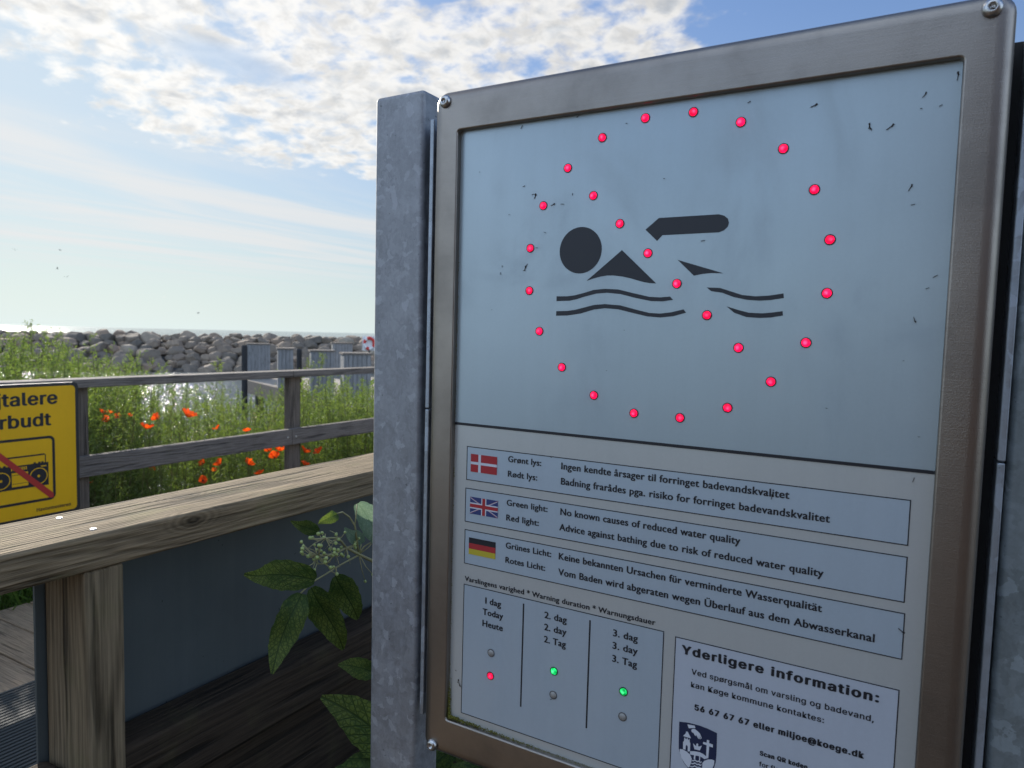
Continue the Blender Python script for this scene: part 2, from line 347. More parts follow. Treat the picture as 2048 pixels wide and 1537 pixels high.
def leafy(name, a, c_, trans=0.35, noise_s=3.0, tip=None):
    m, t, b = mat(name, Roughness=0.6, Specular_IOR_Level=0.3)
    o = ocoord(t); inf = t.n('ShaderNodeNewGeometry').outputs['Random Per Island']
    f = t.m('ADD', t.m('MULTIPLY', inf, 0.6), t.m('MULTIPLY', t.noise(o, noise_s, 3), 0.5))
    col = t.mix(f, a, c_); t.put(b.inputs['Base Color'], col)
    tr = t.n('ShaderNodeBsdfTranslucent'); t.put(tr.inputs[0], t.mix(1.0, col, (1.25, 1.3, 0.55), 'MULTIPLY'))
    mx = t.n('ShaderNodeMixShader'); mx.inputs[0].default_value = trans
    out = m.node_tree.nodes['Material Output']
    t.put(mx.inputs[1], b.outputs[0]); t.put(mx.inputs[2], tr.outputs[0]); t.put(out.inputs[0], mx.outputs[0])
    return m
M['weed'] = leafy('feathery_weed', (0.085, 0.15, 0.04), (0.24, 0.30, 0.115), 0.5)
M['weed_pale'] = leafy('pale_feathery_weed', (0.13, 0.20, 0.05), (0.26, 0.30, 0.10), 0.5)
M['stalk'] = leafy('weed_stalk', (0.10, 0.13, 0.04), (0.18, 0.16, 0.07), 0.1)
M['dry'] = leafy('dry_stem', (0.30, 0.24, 0.13), (0.42, 0.35, 0.20), 0.2)
M['grassy'] = leafy('meadow_grass', (0.09, 0.18, 0.035), (0.22, 0.31, 0.085), 0.5)
M['petal'] = leafy('poppy_petal', (0.80, 0.06, 0.012), (0.92, 0.13, 0.03), 0.5, 20)
M['poppy_eye'], t, b = mat('poppy_eye', Base_Color=(0.03, 0.02, 0.03), Roughness=0.8)
def elder(name, a, c_, vein):
    m, t, b = mat(name, Roughness=0.5, Specular_IOR_Level=0.4)
    uv = t.n('ShaderNodeTexCoord').outputs['UV']; s = t.n('ShaderNodeSeparateXYZ', i0=uv)
    au = t.m('ABSOLUTE', t.m('SUBTRACT', s.outputs[0], 0.5))
    q = t.m('FRACT', t.m('SUBTRACT', t.m('MULTIPLY', s.outputs[1], 9.0), t.m('MULTIPLY', au, 5.0)))
    side = t.m('SUBTRACT', 1.0, t.ss(t.m('ABSOLUTE', t.m('SUBTRACT', q, 0.5)), 0.02, 0.10))
    midv = t.m('SUBTRACT', 1.0, t.ss(au, 0.010, 0.035))
    vo = t.n('ShaderNodeTexVoronoi', dict(feature='DISTANCE_TO_EDGE'), Vector=t.mapv(uv, (1, 2.2, 1)), Scale=11.0)
    net = t.m('SUBTRACT', 1.0, t.ss(vo.outputs['Distance'], 0.02, 0.22))
    v = t.m('MAXIMUM', t.m('MAXIMUM', side, midv), t.m('MULTIPLY', net, 0.65))
    n1 = t.noise(uv, 3.0, 5, 0.7)
    base = t.mix(t.ss(t.m('ADD', n1, t.m('MULTIPLY', s.outputs[1], 0.3)), 0.35, 0.85), a, c_)
    col = t.mix(t.m('MULTIPLY', v, 0.75), base, vein); t.put(b.inputs['Base Color'], col)
    bump(t, b, t.m('MULTIPLY', v, -1.0), 0.7, 0.0015)
    tr = t.n('ShaderNodeBsdfTranslucent'); t.put(tr.inputs[0], col)
    mx = t.n('ShaderNodeMixShader'); mx.inputs[0].default_value = 0.45
    t.put(mx.inputs[1], b.outputs[0]); t.put(mx.inputs[2], tr.outputs[0]); t.put(m.node_tree.nodes['Material Output'].inputs[0], mx.outputs[0])
    return m
M['elder'] = elder('elder_leaf', (0.06, 0.12, 0.022), (0.20, 0.26, 0.045), (0.012, 0.038, 0.008))
M['elder_pale'] = elder('elder_leaf_underside', (0.20, 0.30, 0.19), (0.26, 0.36, 0.24), (0.13, 0.22, 0.13))
M['elder_stem'], t, b = mat('elder_stem', Roughness=0.55); t.put(b.inputs['Base Color'], t.mix(t.noise(ocoord(t), 30, 3), (0.24, 0.27, 0.10), (0.36, 0.30, 0.17)))
M['berry'], t, b = mat('green_berry', Roughness=0.35); t.put(b.inputs['Base Color'], t.mix(t.noise(ocoord(t), 120, 3), (0.26, 0.34, 0.10), (0.40, 0.46, 0.17)))

M['rock'], t, b = mat('boulder_granite', Roughness=0.85, Specular_IOR_Level=0.3)
o = ocoord(t); inf = t.n('ShaderNodeObjectInfo').outputs['Random']
tone = t.ramp(inf, (0.0, (0.19, 0.165, 0.13)), (0.35, (0.37, 0.29, 0.215)), (0.6, (0.27, 0.22, 0.165)), (0.8, (0.41, 0.295, 0.205)), (1.0, (0.48, 0.40, 0.30)))
t.put(b.inputs['Base Color'], t.mix(t.noise(o, 4, 8, 0.7), t.mix(1.0, tone, (0.45, 0.45, 0.47), 'MULTIPLY'), tone))
bump(t, b, t.noise(o, 6, 8, 0.65), 0.7, 0.06)
M['soil'], t, b = mat('soil_and_gravel', Roughness=0.95)
o = ocoord(t); vo = t.n('ShaderNodeTexVoronoi', Vector=o, Scale=45.0)
t.put(b.inputs['Base Color'], t.mix(t.noise(o, 2.2, 6, 0.65), (0.05, 0.036, 0.024), t.mix(vo.outputs['Distance'], (0.13, 0.098, 0.068), (0.07, 0.052, 0.037))))
bump(t, b, t.m('ADD', vo.outputs['Distance'], t.noise(o, 30, 5)), 0.8, 0.02)
M['core'], t, b = mat('breakwater_core', Base_Color=(0.05, 0.048, 0.046), Roughness=0.95)
M['water'], t, b = mat('sea_water', Base_Color=(0.03, 0.06, 0.075), Roughness=0.12, IOR=1.33)
o = ocoord(t)
h = t.m('ADD', t.m('MULTIPLY', t.noise(t.mapv(o, (1, 0.7, 1), (0, 0, 0), (0, 0, 0.6)), 1.1, 5, 0.6), 0.6), t.m('MULTIPLY', t.noise(o, 5.5, 4, 0.6), 0.18))
bump(t, b, h, 1.0, 0.35)

# ---------------------------------------------------------------- measured outlines on the sign face (mm)
LED = [(23.41, 146.54), (68.34, 131.68), (107.01, 103.59), (134.94, 65.1), (149.9, 20.71), (149.96, -26.02), (134.93, -70.11), (106.75, -106.81), (68.59, -133.75), (23.24, -147.03), (-24.38, -146.33), (-69.05, -130.91), (-107.23, -103.32), (-135.75, -65.45), (-149.57, -21.59), (-149.84, 24.38), (-135.41, 69.02), (-107.65, 106.03), (-69.66, 133.15), (-24.42, 146.95), (-77.44, 75.37), (-47.15, 45.19), (-16.3, 14.52), (14.48, -16.02), (45.13, -46.38), (76.06, -76.51)]
TLED = [(-186.5, -438.45), (-186.65, -465.83), (-104.96, -438.36), (-105.0, -465.6), (-23.84, -438.77), (-23.8, -465.99)]
PIC = {'head': ((-90.13, 20.02), 24.13), 'arm': [(-19.87, 37.81), (-6.45, 48.55), (52.01, 48.69), (57.25, 46.93), (60.66, 44.07), (61.86, 40.11), (60.81, 36.47), (57.47, 33.35), (52.81, 31.72), (-2.13, 31.55), (-7.3, 26.17)], 'torso': [(-43.88, 18.6), (-6.43, -15.52), (-12.6, -15.23), (-18.39, -14.28), (-25.42, -12.42), (-32.53, -10.32), (-42.09, -8.16), (-51.74, -6.87), (-59.02, -6.74), (-66.34, -7.74), (-73.7, -9.44), (-81.87, -11.83)], 'leg': [(14.03, 7.14), (58.95, -6.79), (47.28, -6.35), (38.87, -7.03), (30.82, -8.57)], 'w': [[(-116.35, -27.78), (-103.53, -27.83), (-94.54, -26.7), (-85.69, -24.67), (-73.25, -21.31), (-60.94, -20.28), (-46.36, -21.08), (-29.58, -24.99), (-13.18, -28.59), (-1.77, -29.28), (8.06, -28.44), (11.32, -31.69), (0.65, -33.2), (-10.71, -32.98), (-27.04, -29.87), (-43.77, -25.8), (-58.34, -24.37), (-70.62, -25.21), (-85.53, -28.82), (-93.09, -31.11), (-100.77, -32.5), (-116.17, -32.96)], [(-116.07, -43.57), (-102.97, -43.25), (-93.98, -42.03), (-85.12, -39.9), (-72.66, -36.86), (-60.33, -35.92), (-43.32, -37.24), (-26.56, -41.41), (-12.51, -44.63), (-1.09, -45.19), (10.07, -43.8), (22.07, -40.92), (24.83, -44.12), (12.46, -47.67), (-0.92, -49.12), (-14.66, -48.17), (-31.14, -44.56), (-45.55, -41.29), (-60.17, -40.24), (-72.48, -41.67), (-87.44, -45.93), (-102.8, -48.16), (-116.16, -48.53)], [(43.69, -19.93), (56.28, -20.47), (66.73, -23.88), (77.03, -27.24), (89.07, -28.52), (100.8, -27.95), (113.58, -26.0), (114.17, -30.2), (102.94, -31.99), (93.21, -32.59), (81.27, -31.77), (69.02, -29.06), (58.57, -25.07), (48.07, -23.54)], [(63.08, -37.78), (73.66, -41.05), (83.84, -43.65), (95.74, -44.17), (105.44, -43.28), (113.63, -42.01), (114.21, -46.02), (103.73, -47.94), (93.99, -48.46), (82.04, -47.78), (70.75, -43.96)]]}
TEXT = [('Grønt lys:', -170.51, -128.31, -212.86, 6.4, 'C'), ('Rødt lys:', -170.38, -132.72, -229.56, 6.4, 'C'), ('Ingen kendte årsager til forringet badevandskvalitet', -104.16, 128.24, -213.37, 6.9, 'C'), ('Badning frarådes pga. risiko for forringet badevandskvalitet', -103.95, 163.27, -230.0, 6.9, 'C'), ('Green light:', -170.92, -118.86, -262.65, 6.4, 'C'), ('Red light:', -170.98, -129.18, -279.78, 6.4, 'C'), ('No known causes of reduced water quality', -103.53, 86.74, -263.21, 6.9, 'C'), ('Advice against bathing due to risk of reduced water quality', -104.15, 160.55, -280.32, 6.9, 'C'), ('Grünes Licht:', -170.66, -112.74, -311.74, 6.4, 'C'), ('Rotes Licht:', -170.61, -119.63, -328.58, 6.4, 'C'), ('Keine bekannten Ursachen für verminderte Wasserqualität', -103.64, 161.02, -312.44, 6.9, 'C'), ('Vom Baden wird abgeraten wegen Überlauf aus dem Abwasserkanal', -103.65, 204.36, -329.84, 6.9, 'C'), ('Varslingens varighed * Warning duration * Warnungsdauer', -225.28, 7.48, -360.56, 5.5, 'C'), ('I dag', -196.06, -174.65, -381.74, 6.9, 'C'), ('Today', -199.3, -171.52, -395.38, 6.9, 'C'), ('Heute', -199.25, -171.62, -409.25, 6.9, 'C'), ('2. dag', -118.85, -91.43, -381.29, 6.9, 'C'), ('2. day', -118.7, -91.3, -394.92, 6.9, 'C'), ('2. Tag', -118.54, -91.59, -408.71, 6.9, 'C'), ('3. dag', -37.86, -10.42, -382.34, 6.9, 'C'), ('3. day', -37.89, -10.03, -395.82, 6.9, 'C'), ('3. Tag', -37.68, -10.2, -409.86, 6.9, 'C'), ('Yderligere information:', 35.28, 210.81, -382.54, 9, 'V'), ('Ved spørgsmål om varsling og badevand,', 46.06, 207.71, -400.94, 5.6, 'v'), ('kan Køge kommune kontaktes:', 46.16, 168.01, -414.06, 5.6, 'v'), ('56 67 67 67 eller miljoe@koege.dk', 50.57, 201.92, -436.54, 6.2, 'V'), ('Scan QR koden', 114.19, 156.52, -462.03, 4.6, 'V'), ('for flere', 114.09, 138.34, -472.76, 4.6, 'v')]
CREST = {'outline': [(36.1, -452.92), (45.1, -451.3), (56.08, -450.8), (64.79, -451.48), (73.66, -453.18), (73.94, -463.88), (74.07, -475.78), (73.74, -482.61), (72.28, -489.47), (69.0, -494.5), (63.0, -499.5), (55.0, -503.0), (47.19, -498.03), (42.54, -493.87), (38.9, -487.42), (36.72, -480.48), (36.33, -468.35)], 'sleeve': [(44.44, -453.1), (51.77, -452.28), (52.46, -454.56), (48.26, -455.86), (45.94, -456.81)], 'hand': [(48.34, -457.73), (50.32, -455.97), (52.29, -455.74), (55.28, -457.22), (57.32, -458.84), (59.32, -462.95), (58.84, -463.48), (56.8, -460.21), (58.14, -464.08), (57.5, -464.51), (55.67, -461.09), (56.69, -464.16), (56.05, -464.52), (54.11, -461.96), (53.03, -460.79), (53.39, -462.34), (52.59, -462.44), (50.8, -459.99), (49.17, -459.74)], 'roof': [(43.16, -460.86), (43.75, -460.68), (43.93, -461.53), (44.39, -460.1), (45.04, -461.41), (45.36, -460.33), (45.71, -461.58), (48.72, -466.24), (45.04, -466.5), (40.73, -466.35), (43.52, -462.27)], 'tower': [(42.12, -467.43), (43.01, -467.45), (43.21, -468.61), (44.25, -468.58), (44.35, -467.48), (45.53, -467.41), (45.57, -468.46), (46.76, -468.54), (47.0, -467.25), (47.3, -467.3), (47.6, -470.85), (48.2, -471.04), (48.22, -479.77), (45.91, -480.91), (45.84, -475.98), (44.79, -474.19), (43.81, -475.5), (43.7, -479.73), (41.17, -479.64), (40.84, -472.26), (41.71, -471.68)], 'crown': [(50.83, -470.57), (53.03, -472.14), (54.28, -472.34), (54.05, -470.29), (55.32, -469.28), (56.07, -469.79), (55.88, -472.12), (57.19, -472.0), (59.72, -470.12), (57.95, -475.83), (52.48, -476.25)], 'cross': [(64.23, -462.74), (66.74, -462.61), (66.59, -465.5), (70.32, -465.65), (70.25, -468.81), (66.87, -468.56), (66.5, -480.91), (64.34, -480.88), (64.27, -468.35), (60.65, -468.17), (60.77, -466.02), (64.22, -465.67)], 'bridge': [(48.22, -479.77), (52.22, -478.46), (57.3, -477.7), (60.96, -478.23), (64.29, -479.77), (66.5, -480.91), (62.64, -483.18), (60.79, -482.44), (58.58, -481.81), (58.56, -486.2), (57.54, -486.24), (57.5, -482.02), (55.46, -482.09), (53.86, -482.47), (53.68, -486.47), (52.21, -486.51), (52.4, -482.57), (48.38, -483.14)], 'hill': [(37.85, -480.72), (41.19, -480.17), (44.96, -481.22), (48.38, -483.14), (50.38, -486.66), (49.85, -491.4), (48.03, -496.98), (46.38, -496.39), (43.28, -493.62), (39.7, -488.69), (38.17, -484.6)], 'hill2': [(61.03, -487.64), (62.71, -484.81), (66.21, -482.29), (69.75, -481.1), (72.47, -481.17), (72.44, -485.29), (70.87, -489.95), (60.93, -493.34)], 'wave': [[(50.43, -487.79), (51.9, -487.83), (53.67, -486.32), (55.55, -487.36), (57.69, -486.19), (59.19, -487.13), (60.3, -486.0), (60.35, -487.11), (58.89, -488.51), (57.39, -487.58), (55.61, -488.71), (53.73, -487.67), (51.96, -489.02), (50.62, -488.86)], [(49.85, -491.25), (51.68, -490.94), (53.45, -489.44), (55.69, -490.35), (57.83, -489.32), (59.32, -490.11), (60.29, -489.02), (60.34, -490.14), (59.02, -491.49), (57.53, -490.79), (55.75, -491.69), (53.87, -490.66), (52.09, -492.02), (50.26, -492.33)], [(48.68, -494.85), (51.46, -494.29), (53.58, -492.43), (55.82, -493.34), (57.97, -492.31), (59.45, -492.86), (60.3, -492.27), (60.21, -493.59), (57.67, -493.92), (55.52, -494.81), (53.64, -493.77), (51.51, -495.56), (49.31, -495.78)]]}
FLY = [(130.9, 138.1, 6.0, 20.0), (175.7, 115.2, 5.0, 80.0), (-145.7, 79.7, 6.0, 70.0), (-148.2, 81.8, 3.0, 20.0), (-160.0, 91.4, 3.0, 30.0), (-123.7, 69.3, 5.0, 20.0), (-112.7, 69.2, 4.0, -5.0), (-101.2, 78.5, 2.5, 90.0), (-132.3, 40.3, 3.0, -20.0), (-142.0, 24.5, 3.0, 0.0), (-155.5, 2.7, 6.0, 70.0), (-153.9, 5.8, 4.0, 60.0), (-156.5, 0.3, 3.0, -10.0), (-184.9, 5.6, 2.0, 80.0), (-186.7, -2.2, 2.5, 90.0), (38.1, 24.5, 4.0, 10.0), (-2.7, 86.4, 1.5, 0.0), (-177.5, 62.0, 1.6, 0.0), (-38.0, -62.3, 1.2, 0.0), (-55.7, -104.5, 1.2, 0.0), (155.1, -127.7, 1.8, 0.0), (-196.8, -42.6, 1.2, 0.0), (-164.6, 154.9, 4.0, 60.0), (-44.0, 144.2, 1.5, 0.0), (-98.0, 157.7, 3.0, 30.0), (74.9, 148.8, 3.0, 25.0), (32.7, 160.8, 4.0, 10.0), (215.3, 135.4, 5.0, 55.0), (191.7, 112.4, 7.0, 35.0), (176.2, 114.4, 6.0, -70.0), (213.4, 124.8, 1.6, 0.0), (227.3, 125.4, 2.5, 20.0), (237.8, 147.0, 7.0, 85.0), (209.4, 61.0, 6.0, 60.0), (231.6, -12.6, 4.0, 30.0), (218.6, -48.5, 5.0, -70.0), (226.5, -22.3, 3.0, 20.0), (212.0, 46.9, 3.0, 10.0), (212.5, -83.1, 1.6, 0.0), (227.5, -146.3, 1.8, 0.0), (225.6, -183.2, 4.0, 75.0), (224.2, -314.6, 6.0, -35.0), (112.9, -213.4, 5.0, 80.0), (-161.8, -276.1, 3.0, 60.0), (-88.7, -222.9, 4.0, 85.0), (-116.4, -201.7, 1.5, 0.0), (-217.5, 111.7, 1.3, 0.0), (-231.3, -484.5, 5.0, 70.0), (-229.3, -487.8, 6.0, -60.0), (-245.1, -482.5, 4.0, -70.0), (-107.3, -471.0, 2.5, 30.0), (-234.8, -472.2, 2.0, -30.0)]
BERRY = [(0.806, 1.042), (0.82, 1.039), (0.838, 1.034), (0.792, 1.038), (0.801, 1.036), (0.811, 1.036), (0.814, 1.03), (0.783, 1.033), (0.788, 1.031), (0.775, 1.03), (0.76, 1.032), (0.796, 1.027), (0.774, 1.02), (0.779, 1.015), (0.79, 1.013), (0.81, 1.021), (0.823, 1.016), (0.821, 1.009), (0.813, 1.01), (0.828, 1.001), (0.858, 0.994), (0.766, 1.003), (0.777, 0.996), (0.812, 0.992), (0.818, 0.979), (0.813, 1.0), (0.882, 1.019), (0.869, 1.012), (0.878, 1.004), (0.886, 1.01), (0.879, 1.012), (0.902, 1.001), (0.912, 1.018), (0.905, 0.953), (0.901, 0.94), (0.855, 1.008)]

# ---------------------------------------------------------------- setting: ground, water, boardwalk
rng = random.Random(7)
def ground_h(x, y):
    n = mnoise.noise(Vector((x*0.5, y*0.5, 3.1)))*0.06+mnoise.noise(Vector((x*1.9, y*1.9, 9.1)))*0.02
    if x > -0.95: b = -0.03
    elif x > -3.75: b = -0.3
    else:
        d = -3.75-x
        b = -0.12-0.10*min(d, 2.2)-(0.62*max(0, d-2.2) if d < 6 else 0.62*3.8)
    k = 0.25 if -3.75 < x <= -0.95 else 1.0
    return b+n*k
xs = [-11+0.25*i for i in range(29)]+[-3.9, -3.8, -3.72, -3.5, -2.5, -1.2, -0.98, -0.92, -0.8]+[-0.6+0.3*i for i in range(20)]+[6+2.5*i for i in range(20)]
ys = [-60, -40, -25, -15, -10, -7]+[-5+0.35*i for i in range(60)]+[17, 20, 25, 32, 42, 60]
g = MB(); nx = len(xs); vs = [(x, y, ground_h(x, y)) for y in ys for x in xs]
g.add(vs, [(j*nx+i, j*nx+i+1, (j+1)*nx+i+1, (j+1)*nx+i) for j in range(len(ys)-1) for i in range(nx-1)])
tag(g.build('ground', M['soil'], smooth=True), None, None, kind='structure')
WZ = -1.1
g = MB(); g.add([(-30000, -30000, WZ), (30000, -30000, WZ), (30000, 30000, WZ), (-30000, 30000, WZ)], [(0, 1, 2, 3)])
tag(g.build('water', M['water']), None, None, kind='structure')
# breakwater core under the boulders
bd = Vector((0.64, 0.768, 0)); bn = Vector((-0.768, 0.64, 0)); bc = Vector((-38, 25.5, 0))
g = MB(); prof = [(-0.6, -1.6), (0.4, -1.0), (4.6, 0.55), (6.5, 0.62), (11, -1.6)]
ss_ = [-90+6*i for i in range(31)]
vs = [tuple(bc+bd*s+bn*p[0]+Vector((0, 0, p[1]))) for s in ss_ for p in prof]; k = len(prof)
g.add(vs, [(i*k+j, i*k+j+1, (i+1)*k+j+1, (i+1)*k+j) for i in range(len(ss_)-1) for j in range(k-1)])
tag(g.build('breakwater_bank', M['core'], smooth=True), None, None, kind='structure')
# boulders
variants = []
for vi in range(9):
    bm = bmesh.new(); bmesh.ops.create_icosphere(bm, subdivisions=4, radius=1.0)
    r = random.Random(100+vi); planes = []
    for q in range(11):
        nv = Vector((r.gauss(0, 1), r.gauss(0, 1), r.gauss(0, 1))).normalized(); planes.append((nv, r.uniform(0.62, 0.9)))
    off = Vector((vi*7.3, 2.1, 5.5))
    for v in bm.verts:
        p = v.co.copy()
        for nv, dd in planes:
            e = p.dot(nv)-dd
            if e > 0: p -= nv*e*0.97
        p *= 1+0.10*mnoise.noise(p*2.2+off)+0.035*mnoise.noise(p*6+off)
        v.co = p
    me = bpy.data.meshes.new('boulder'); bm.to_mesh(me); bm.free(); me.materials.append(M['rock'])
    me.polygons.foreach_set('use_smooth', [True]*len(me.polygons)); variants.append(me)
rows = [(-0.1, -1.05, 0.47), (0.7, -0.78, 0.50), (1.5, -0.44, 0.52), (2.4, -0.08, 0.50), (3.3, 0.26, 0.49), (4.2, 0.58, 0.48), (5.2, 0.74, 0.47)]
cnt = 0
for ri, (dn, zz_, sz) in enumerate(rows):
    s = -11.5+rng.uniform(0, 0.6)
    while s < (29 if ri in (1, 3, 4, 5) else 16.5):
        k = sz*rng.uniform(0.62, 1.35)*(1.0 if s < 16.5 else 1.7)
        o = bpy.data.objects.new('boulder', variants[rng.randrange(9)]); COL.objects.link(o)
        p = bc+bd*s+bn*(dn+rng.uniform(-0.22, 0.22))
        o.location = (p.x, p.y, zz_+rng.uniform(-0.08, 0.1)); o.scale = (k*rng.uniform(0.95, 1.3), k*rng.uniform(0.85, 1.1), k*rng.uniform(0.68, 0.9))
        o.rotation_euler = (rng.uniform(-0.35, 0.35), rng.uniform(-0.35, 0.35), rng.uniform(0, 6.28))
        tag(o, 'rounded grey-brown granite boulder piled in the long breakwater between harbour water and sea', 'boulder', 'boulders of the breakwater'); cnt += 1
        s += k*1.5
print('boulders', cnt)

# boardwalk between the two fences
g = MB(); y = -2.03; r = random.Random(3)
while y < 16.0:
    g.box(-3.75, -1.03, y, y+0.165, -0.045+r.uniform(-0.001, 0.001), r.uniform(-0.002, 0.002)); y += 0.1735
for bx in (-3.5, -2.4, -1.3): g.box(bx-0.03, bx+0.03, -2, 16, -0.2, -0.05)
tag(g.build('boardwalk', M['deck'], bevel=0.004), None, None, kind='structure')
# unseen timber shed added behind the camera to darken the frame reflections
t0 = thing('added_shed', 'dark brown timber shed added out of view behind the camera, as a dark reflection for the steel frame', 'shed', (3.1, -3.7, 0))
MB().box(-2.9, 2.9, -1.2, 1.2, -0.1, 3.1).build('wall', M['shed'], t0)
g = MB(); g.add([(-3.1, -1.5, 3.05), (3.1, -1.5, 3.05), (3.1, 1.5, 3.05), (-3.1, 1.5, 3.05), (-3.1, 0, 3.9), (3.1, 0, 3.9)], [(0, 1, 5, 4), (2, 3, 4, 5), (0, 4, 3), (1, 2, 5), (0, 3, 2, 1)]); g.build('roof', M['housing'], t0)
MB().box(-0.5, 0.5, 1.201, 1.24, -0.05, 2.0).build('door', M['beam'], t0, bevel=0.01)
# ribbed mat
t0 = thing('ribbed_mat', 'dark grey ribbed anti-slip mat lying on the boardwalk planks', 'mat', (-2.2, 0.4, 0.004))
g = MB(); g.box(-0.66, 0.66, -1.4, 2.2, 0, 0.004); g.build('mat_base', M['mat_rubber'], t0)
g = MB(); x = -0.655
while x < 0.65: g.box(x, x+0.011, -1.4, 2.2, 0.0042, 0.012); x += 0.0205
g.build('ribs', M['mat_rubber'], t0)

# ---------------------------------------------------------------- near railing
t0 = thing('timber_railing', 'near weathered timber railing with a flat handrail and dark grey sheet infill', 'railing', (-0.94, 0.51, 0))
L = Vector((0.94, -0.51, 0))
def lb(g, x0, x1, y0, y1, z0, z1): return g.box(x0+0.94, x1+0.94, y0-0.51, y1-0.51, z0, z1)
def setw(o):   # keep the wood grain in world-sized coordinates
    return o
g = MB().box(-1.032, -0.889, -0.9, 9.2, 1.053, 1.1)
hr = g.build('handrail', M['rail'], None, bevel=0.005); hr.parent = t0; hr.matrix_parent_inverse = Matrix.Translation(L)
def keep(o, par, loc): o.parent = par; o.matrix_parent_inverse = Matrix.Translation(-Vector(loc)); return o
RL = (-0.94, 0.51, 0)
for yy in (0.488, 1.93, 3.37, 4.81, 6.25, 7.69, 9.13, -0.95):
    keep(MB().box(-0.986, -0.8925, yy, yy+0.052, -0.3, 1.0525).build('post', M['post'], bevel=0.004), t0, RL)
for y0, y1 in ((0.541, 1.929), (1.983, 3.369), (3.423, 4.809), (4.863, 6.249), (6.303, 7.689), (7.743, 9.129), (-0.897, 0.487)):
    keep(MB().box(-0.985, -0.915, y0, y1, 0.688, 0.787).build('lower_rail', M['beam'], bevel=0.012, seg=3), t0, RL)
keep(MB().box(-0.984, -0.945, 0.542, 1.928, 0.03, 0.6865).build('shade_board', M['beam'], bevel=0.004), t0, RL)  # dark board standing in for the shade below the lower rail
keep(MB().box(-0.992, -0.9875, 0.477, 9.18, 0.03, 1.051).build('infill_sheet', M['sheet']), t0, RL)
for (sx_, sy_) in ((-1.002, 0.517), (-0.913, 0.512), (-1.0, 1.955), (-0.92, 1.955)):
    g = MB(); g.tube([(sx_, sy_, 1.1), (sx_, sy_, 1.1012)], [0.0042, 0.0036], 14)
    keep(g.build('screw', M['screw'], smooth=False), t0, RL)

# ---------------------------------------------------------------- far fence
FL = (-3.66, 2.0, 0)
t0 = thing('timber_fence', 'far grey timber fence with two horizontal rails in front of the poppies', 'fence', FL)
for a, b_ in ((-1.5, 3.34), (3.343, 15.2)):
    keep(MB().box(-3.73, -3.595, a, b_, 1.057, 1.1).build('top_rail', M['fence'], bevel=0.004), t0, FL)
for a, b_ in ((-1.5, 0.52), (0.523, 3.335), (3.338, 15.2)):
    keep(MB().box(-3.645, -3.6, a, b_, 0.607, 0.712).build('mid_rail', M['fence'], bevel=0.004), t0, FL)
for yy in (0.46, 1.86, 3.28, 4.7, 6.12, 7.54, 8.96, 10.38, 11.8, 13.22, 14.64):
    keep(MB().box(-3.6915, -3.6465, yy+0.068, yy+0.172, -0.5, 1.0565).build('post', M['fence_post'], bevel=0.004), t0, FL)
for yy in (1.92, 3.30, 3.37, 4.76):
    g = MB(); g.tube([(-3.6, yy, 0.66), (-3.5965, yy, 0.66)], [0.008, 0.006], 10); keep(g.build('bolt', M['screw']), t0, FL)

# ---------------------------------------------------------------- lettering
import os
IF = None
try:
    fp = os.path.join(bpy.utils.system_resource('DATAFILES'), 'fonts', 'Inter.woff2')
    if os.path.exists(fp): IF = bpy.data.fonts.load(fp)
except Exception: IF = None
_cache = {}
def glyphs(s, font):
    key = (s, font)
    if key in _cache: return _cache[key]
    c = bpy.data.curves.new('t', 'FONT'); c.body = s; c.size = 1.0; c.dimensions = '2D'; c.fill_mode = 'FRONT'; c.resolution_u = 4; c.space_character = SPACE[font]
    if font != 'C' and IF: c.font = IF
    o = bpy.data.objects.new('t', c); COL.objects.link(o)
    dg = bpy.context.evaluated_depsgraph_get(); dg.update()
    me = bpy.data.meshes.new_from_object(o.evaluated_get(dg))
    v = [(p.co.x, p.co.y) for p in me.vertices]; f = [tuple(p.vertices) for p in me.polygons]
    bpy.data.objects.remove(o); bpy.data.curves.remove(c); bpy.data.meshes.remove(me)
    _cache[key] = (v, f); return v, f
WEIGHT = {'C': 0.030, 'V': 0.045, 'v': 0.020, 'H': 0.030, 'h': 0.026}
SPACE = {'C': 1.06, 'V': 1.16, 'v': 1.07, 'H': 1.05, 'h': 1.08}
def lettering(g, s, x0, x1, zb, cap, font, y, mi=0):
    """one line of writing fitted between x0 and x1, thickened by overlapping copies"""
    slash = [i for i, ch in enumerate(s) if ch == 'ø'] if font != 'C' and IF else []
    st = s.replace('ø', 'o') if slash else s
    v, f = glyphs(st, font); hv, _ = glyphs('H', font)
    hh = max(p[1] for p in hv); k = cap/hh; wgt = WEIGHT[font]; vw = wgt*0.45
    v = list(v); f = list(f)
    if slash:
        ov = glyphs('o', font)[0]; ow = max(p[0] for p in ov)-min(p[0] for p in ov); oh = max(p[1] for p in ov)
        for i in slash:
            xr = max(p[0] for p in glyphs(st[:i+1], font)[0]); xl = xr-ow; q = 0.012; n0 = len(v)
            v += [(xl-0.02-q, -0.03), (xl-0.02+q*2, -0.03), (xr+0.02+q, oh+0.03), (xr+0.02-q*2, oh+0.03)]; f.append((n0, n0+1, n0+2, n0+3))
    a = min(p[0] for p in v); b_ = max(p[0] for p in v)
    if x1 is None: x1 = x0+(b_-a)*k
    kx = (x1-x0-2*wgt*k)/(b_-a)
    k2 = k*(1-2*vw/hh)
    offs = [(0, 0)]+[(math.cos(q*math.pi/4), math.sin(q*math.pi/4)) for q in range(8)]
    for i, (ox, oz) in enumerate(offs):
        g.add([(x0+wgt*k+(p[0]-a)*kx+ox*wgt*k, y-i*3e-6, zb+p[1]*k2+vw*k+oz*vw*k) for p in v], f, mi)

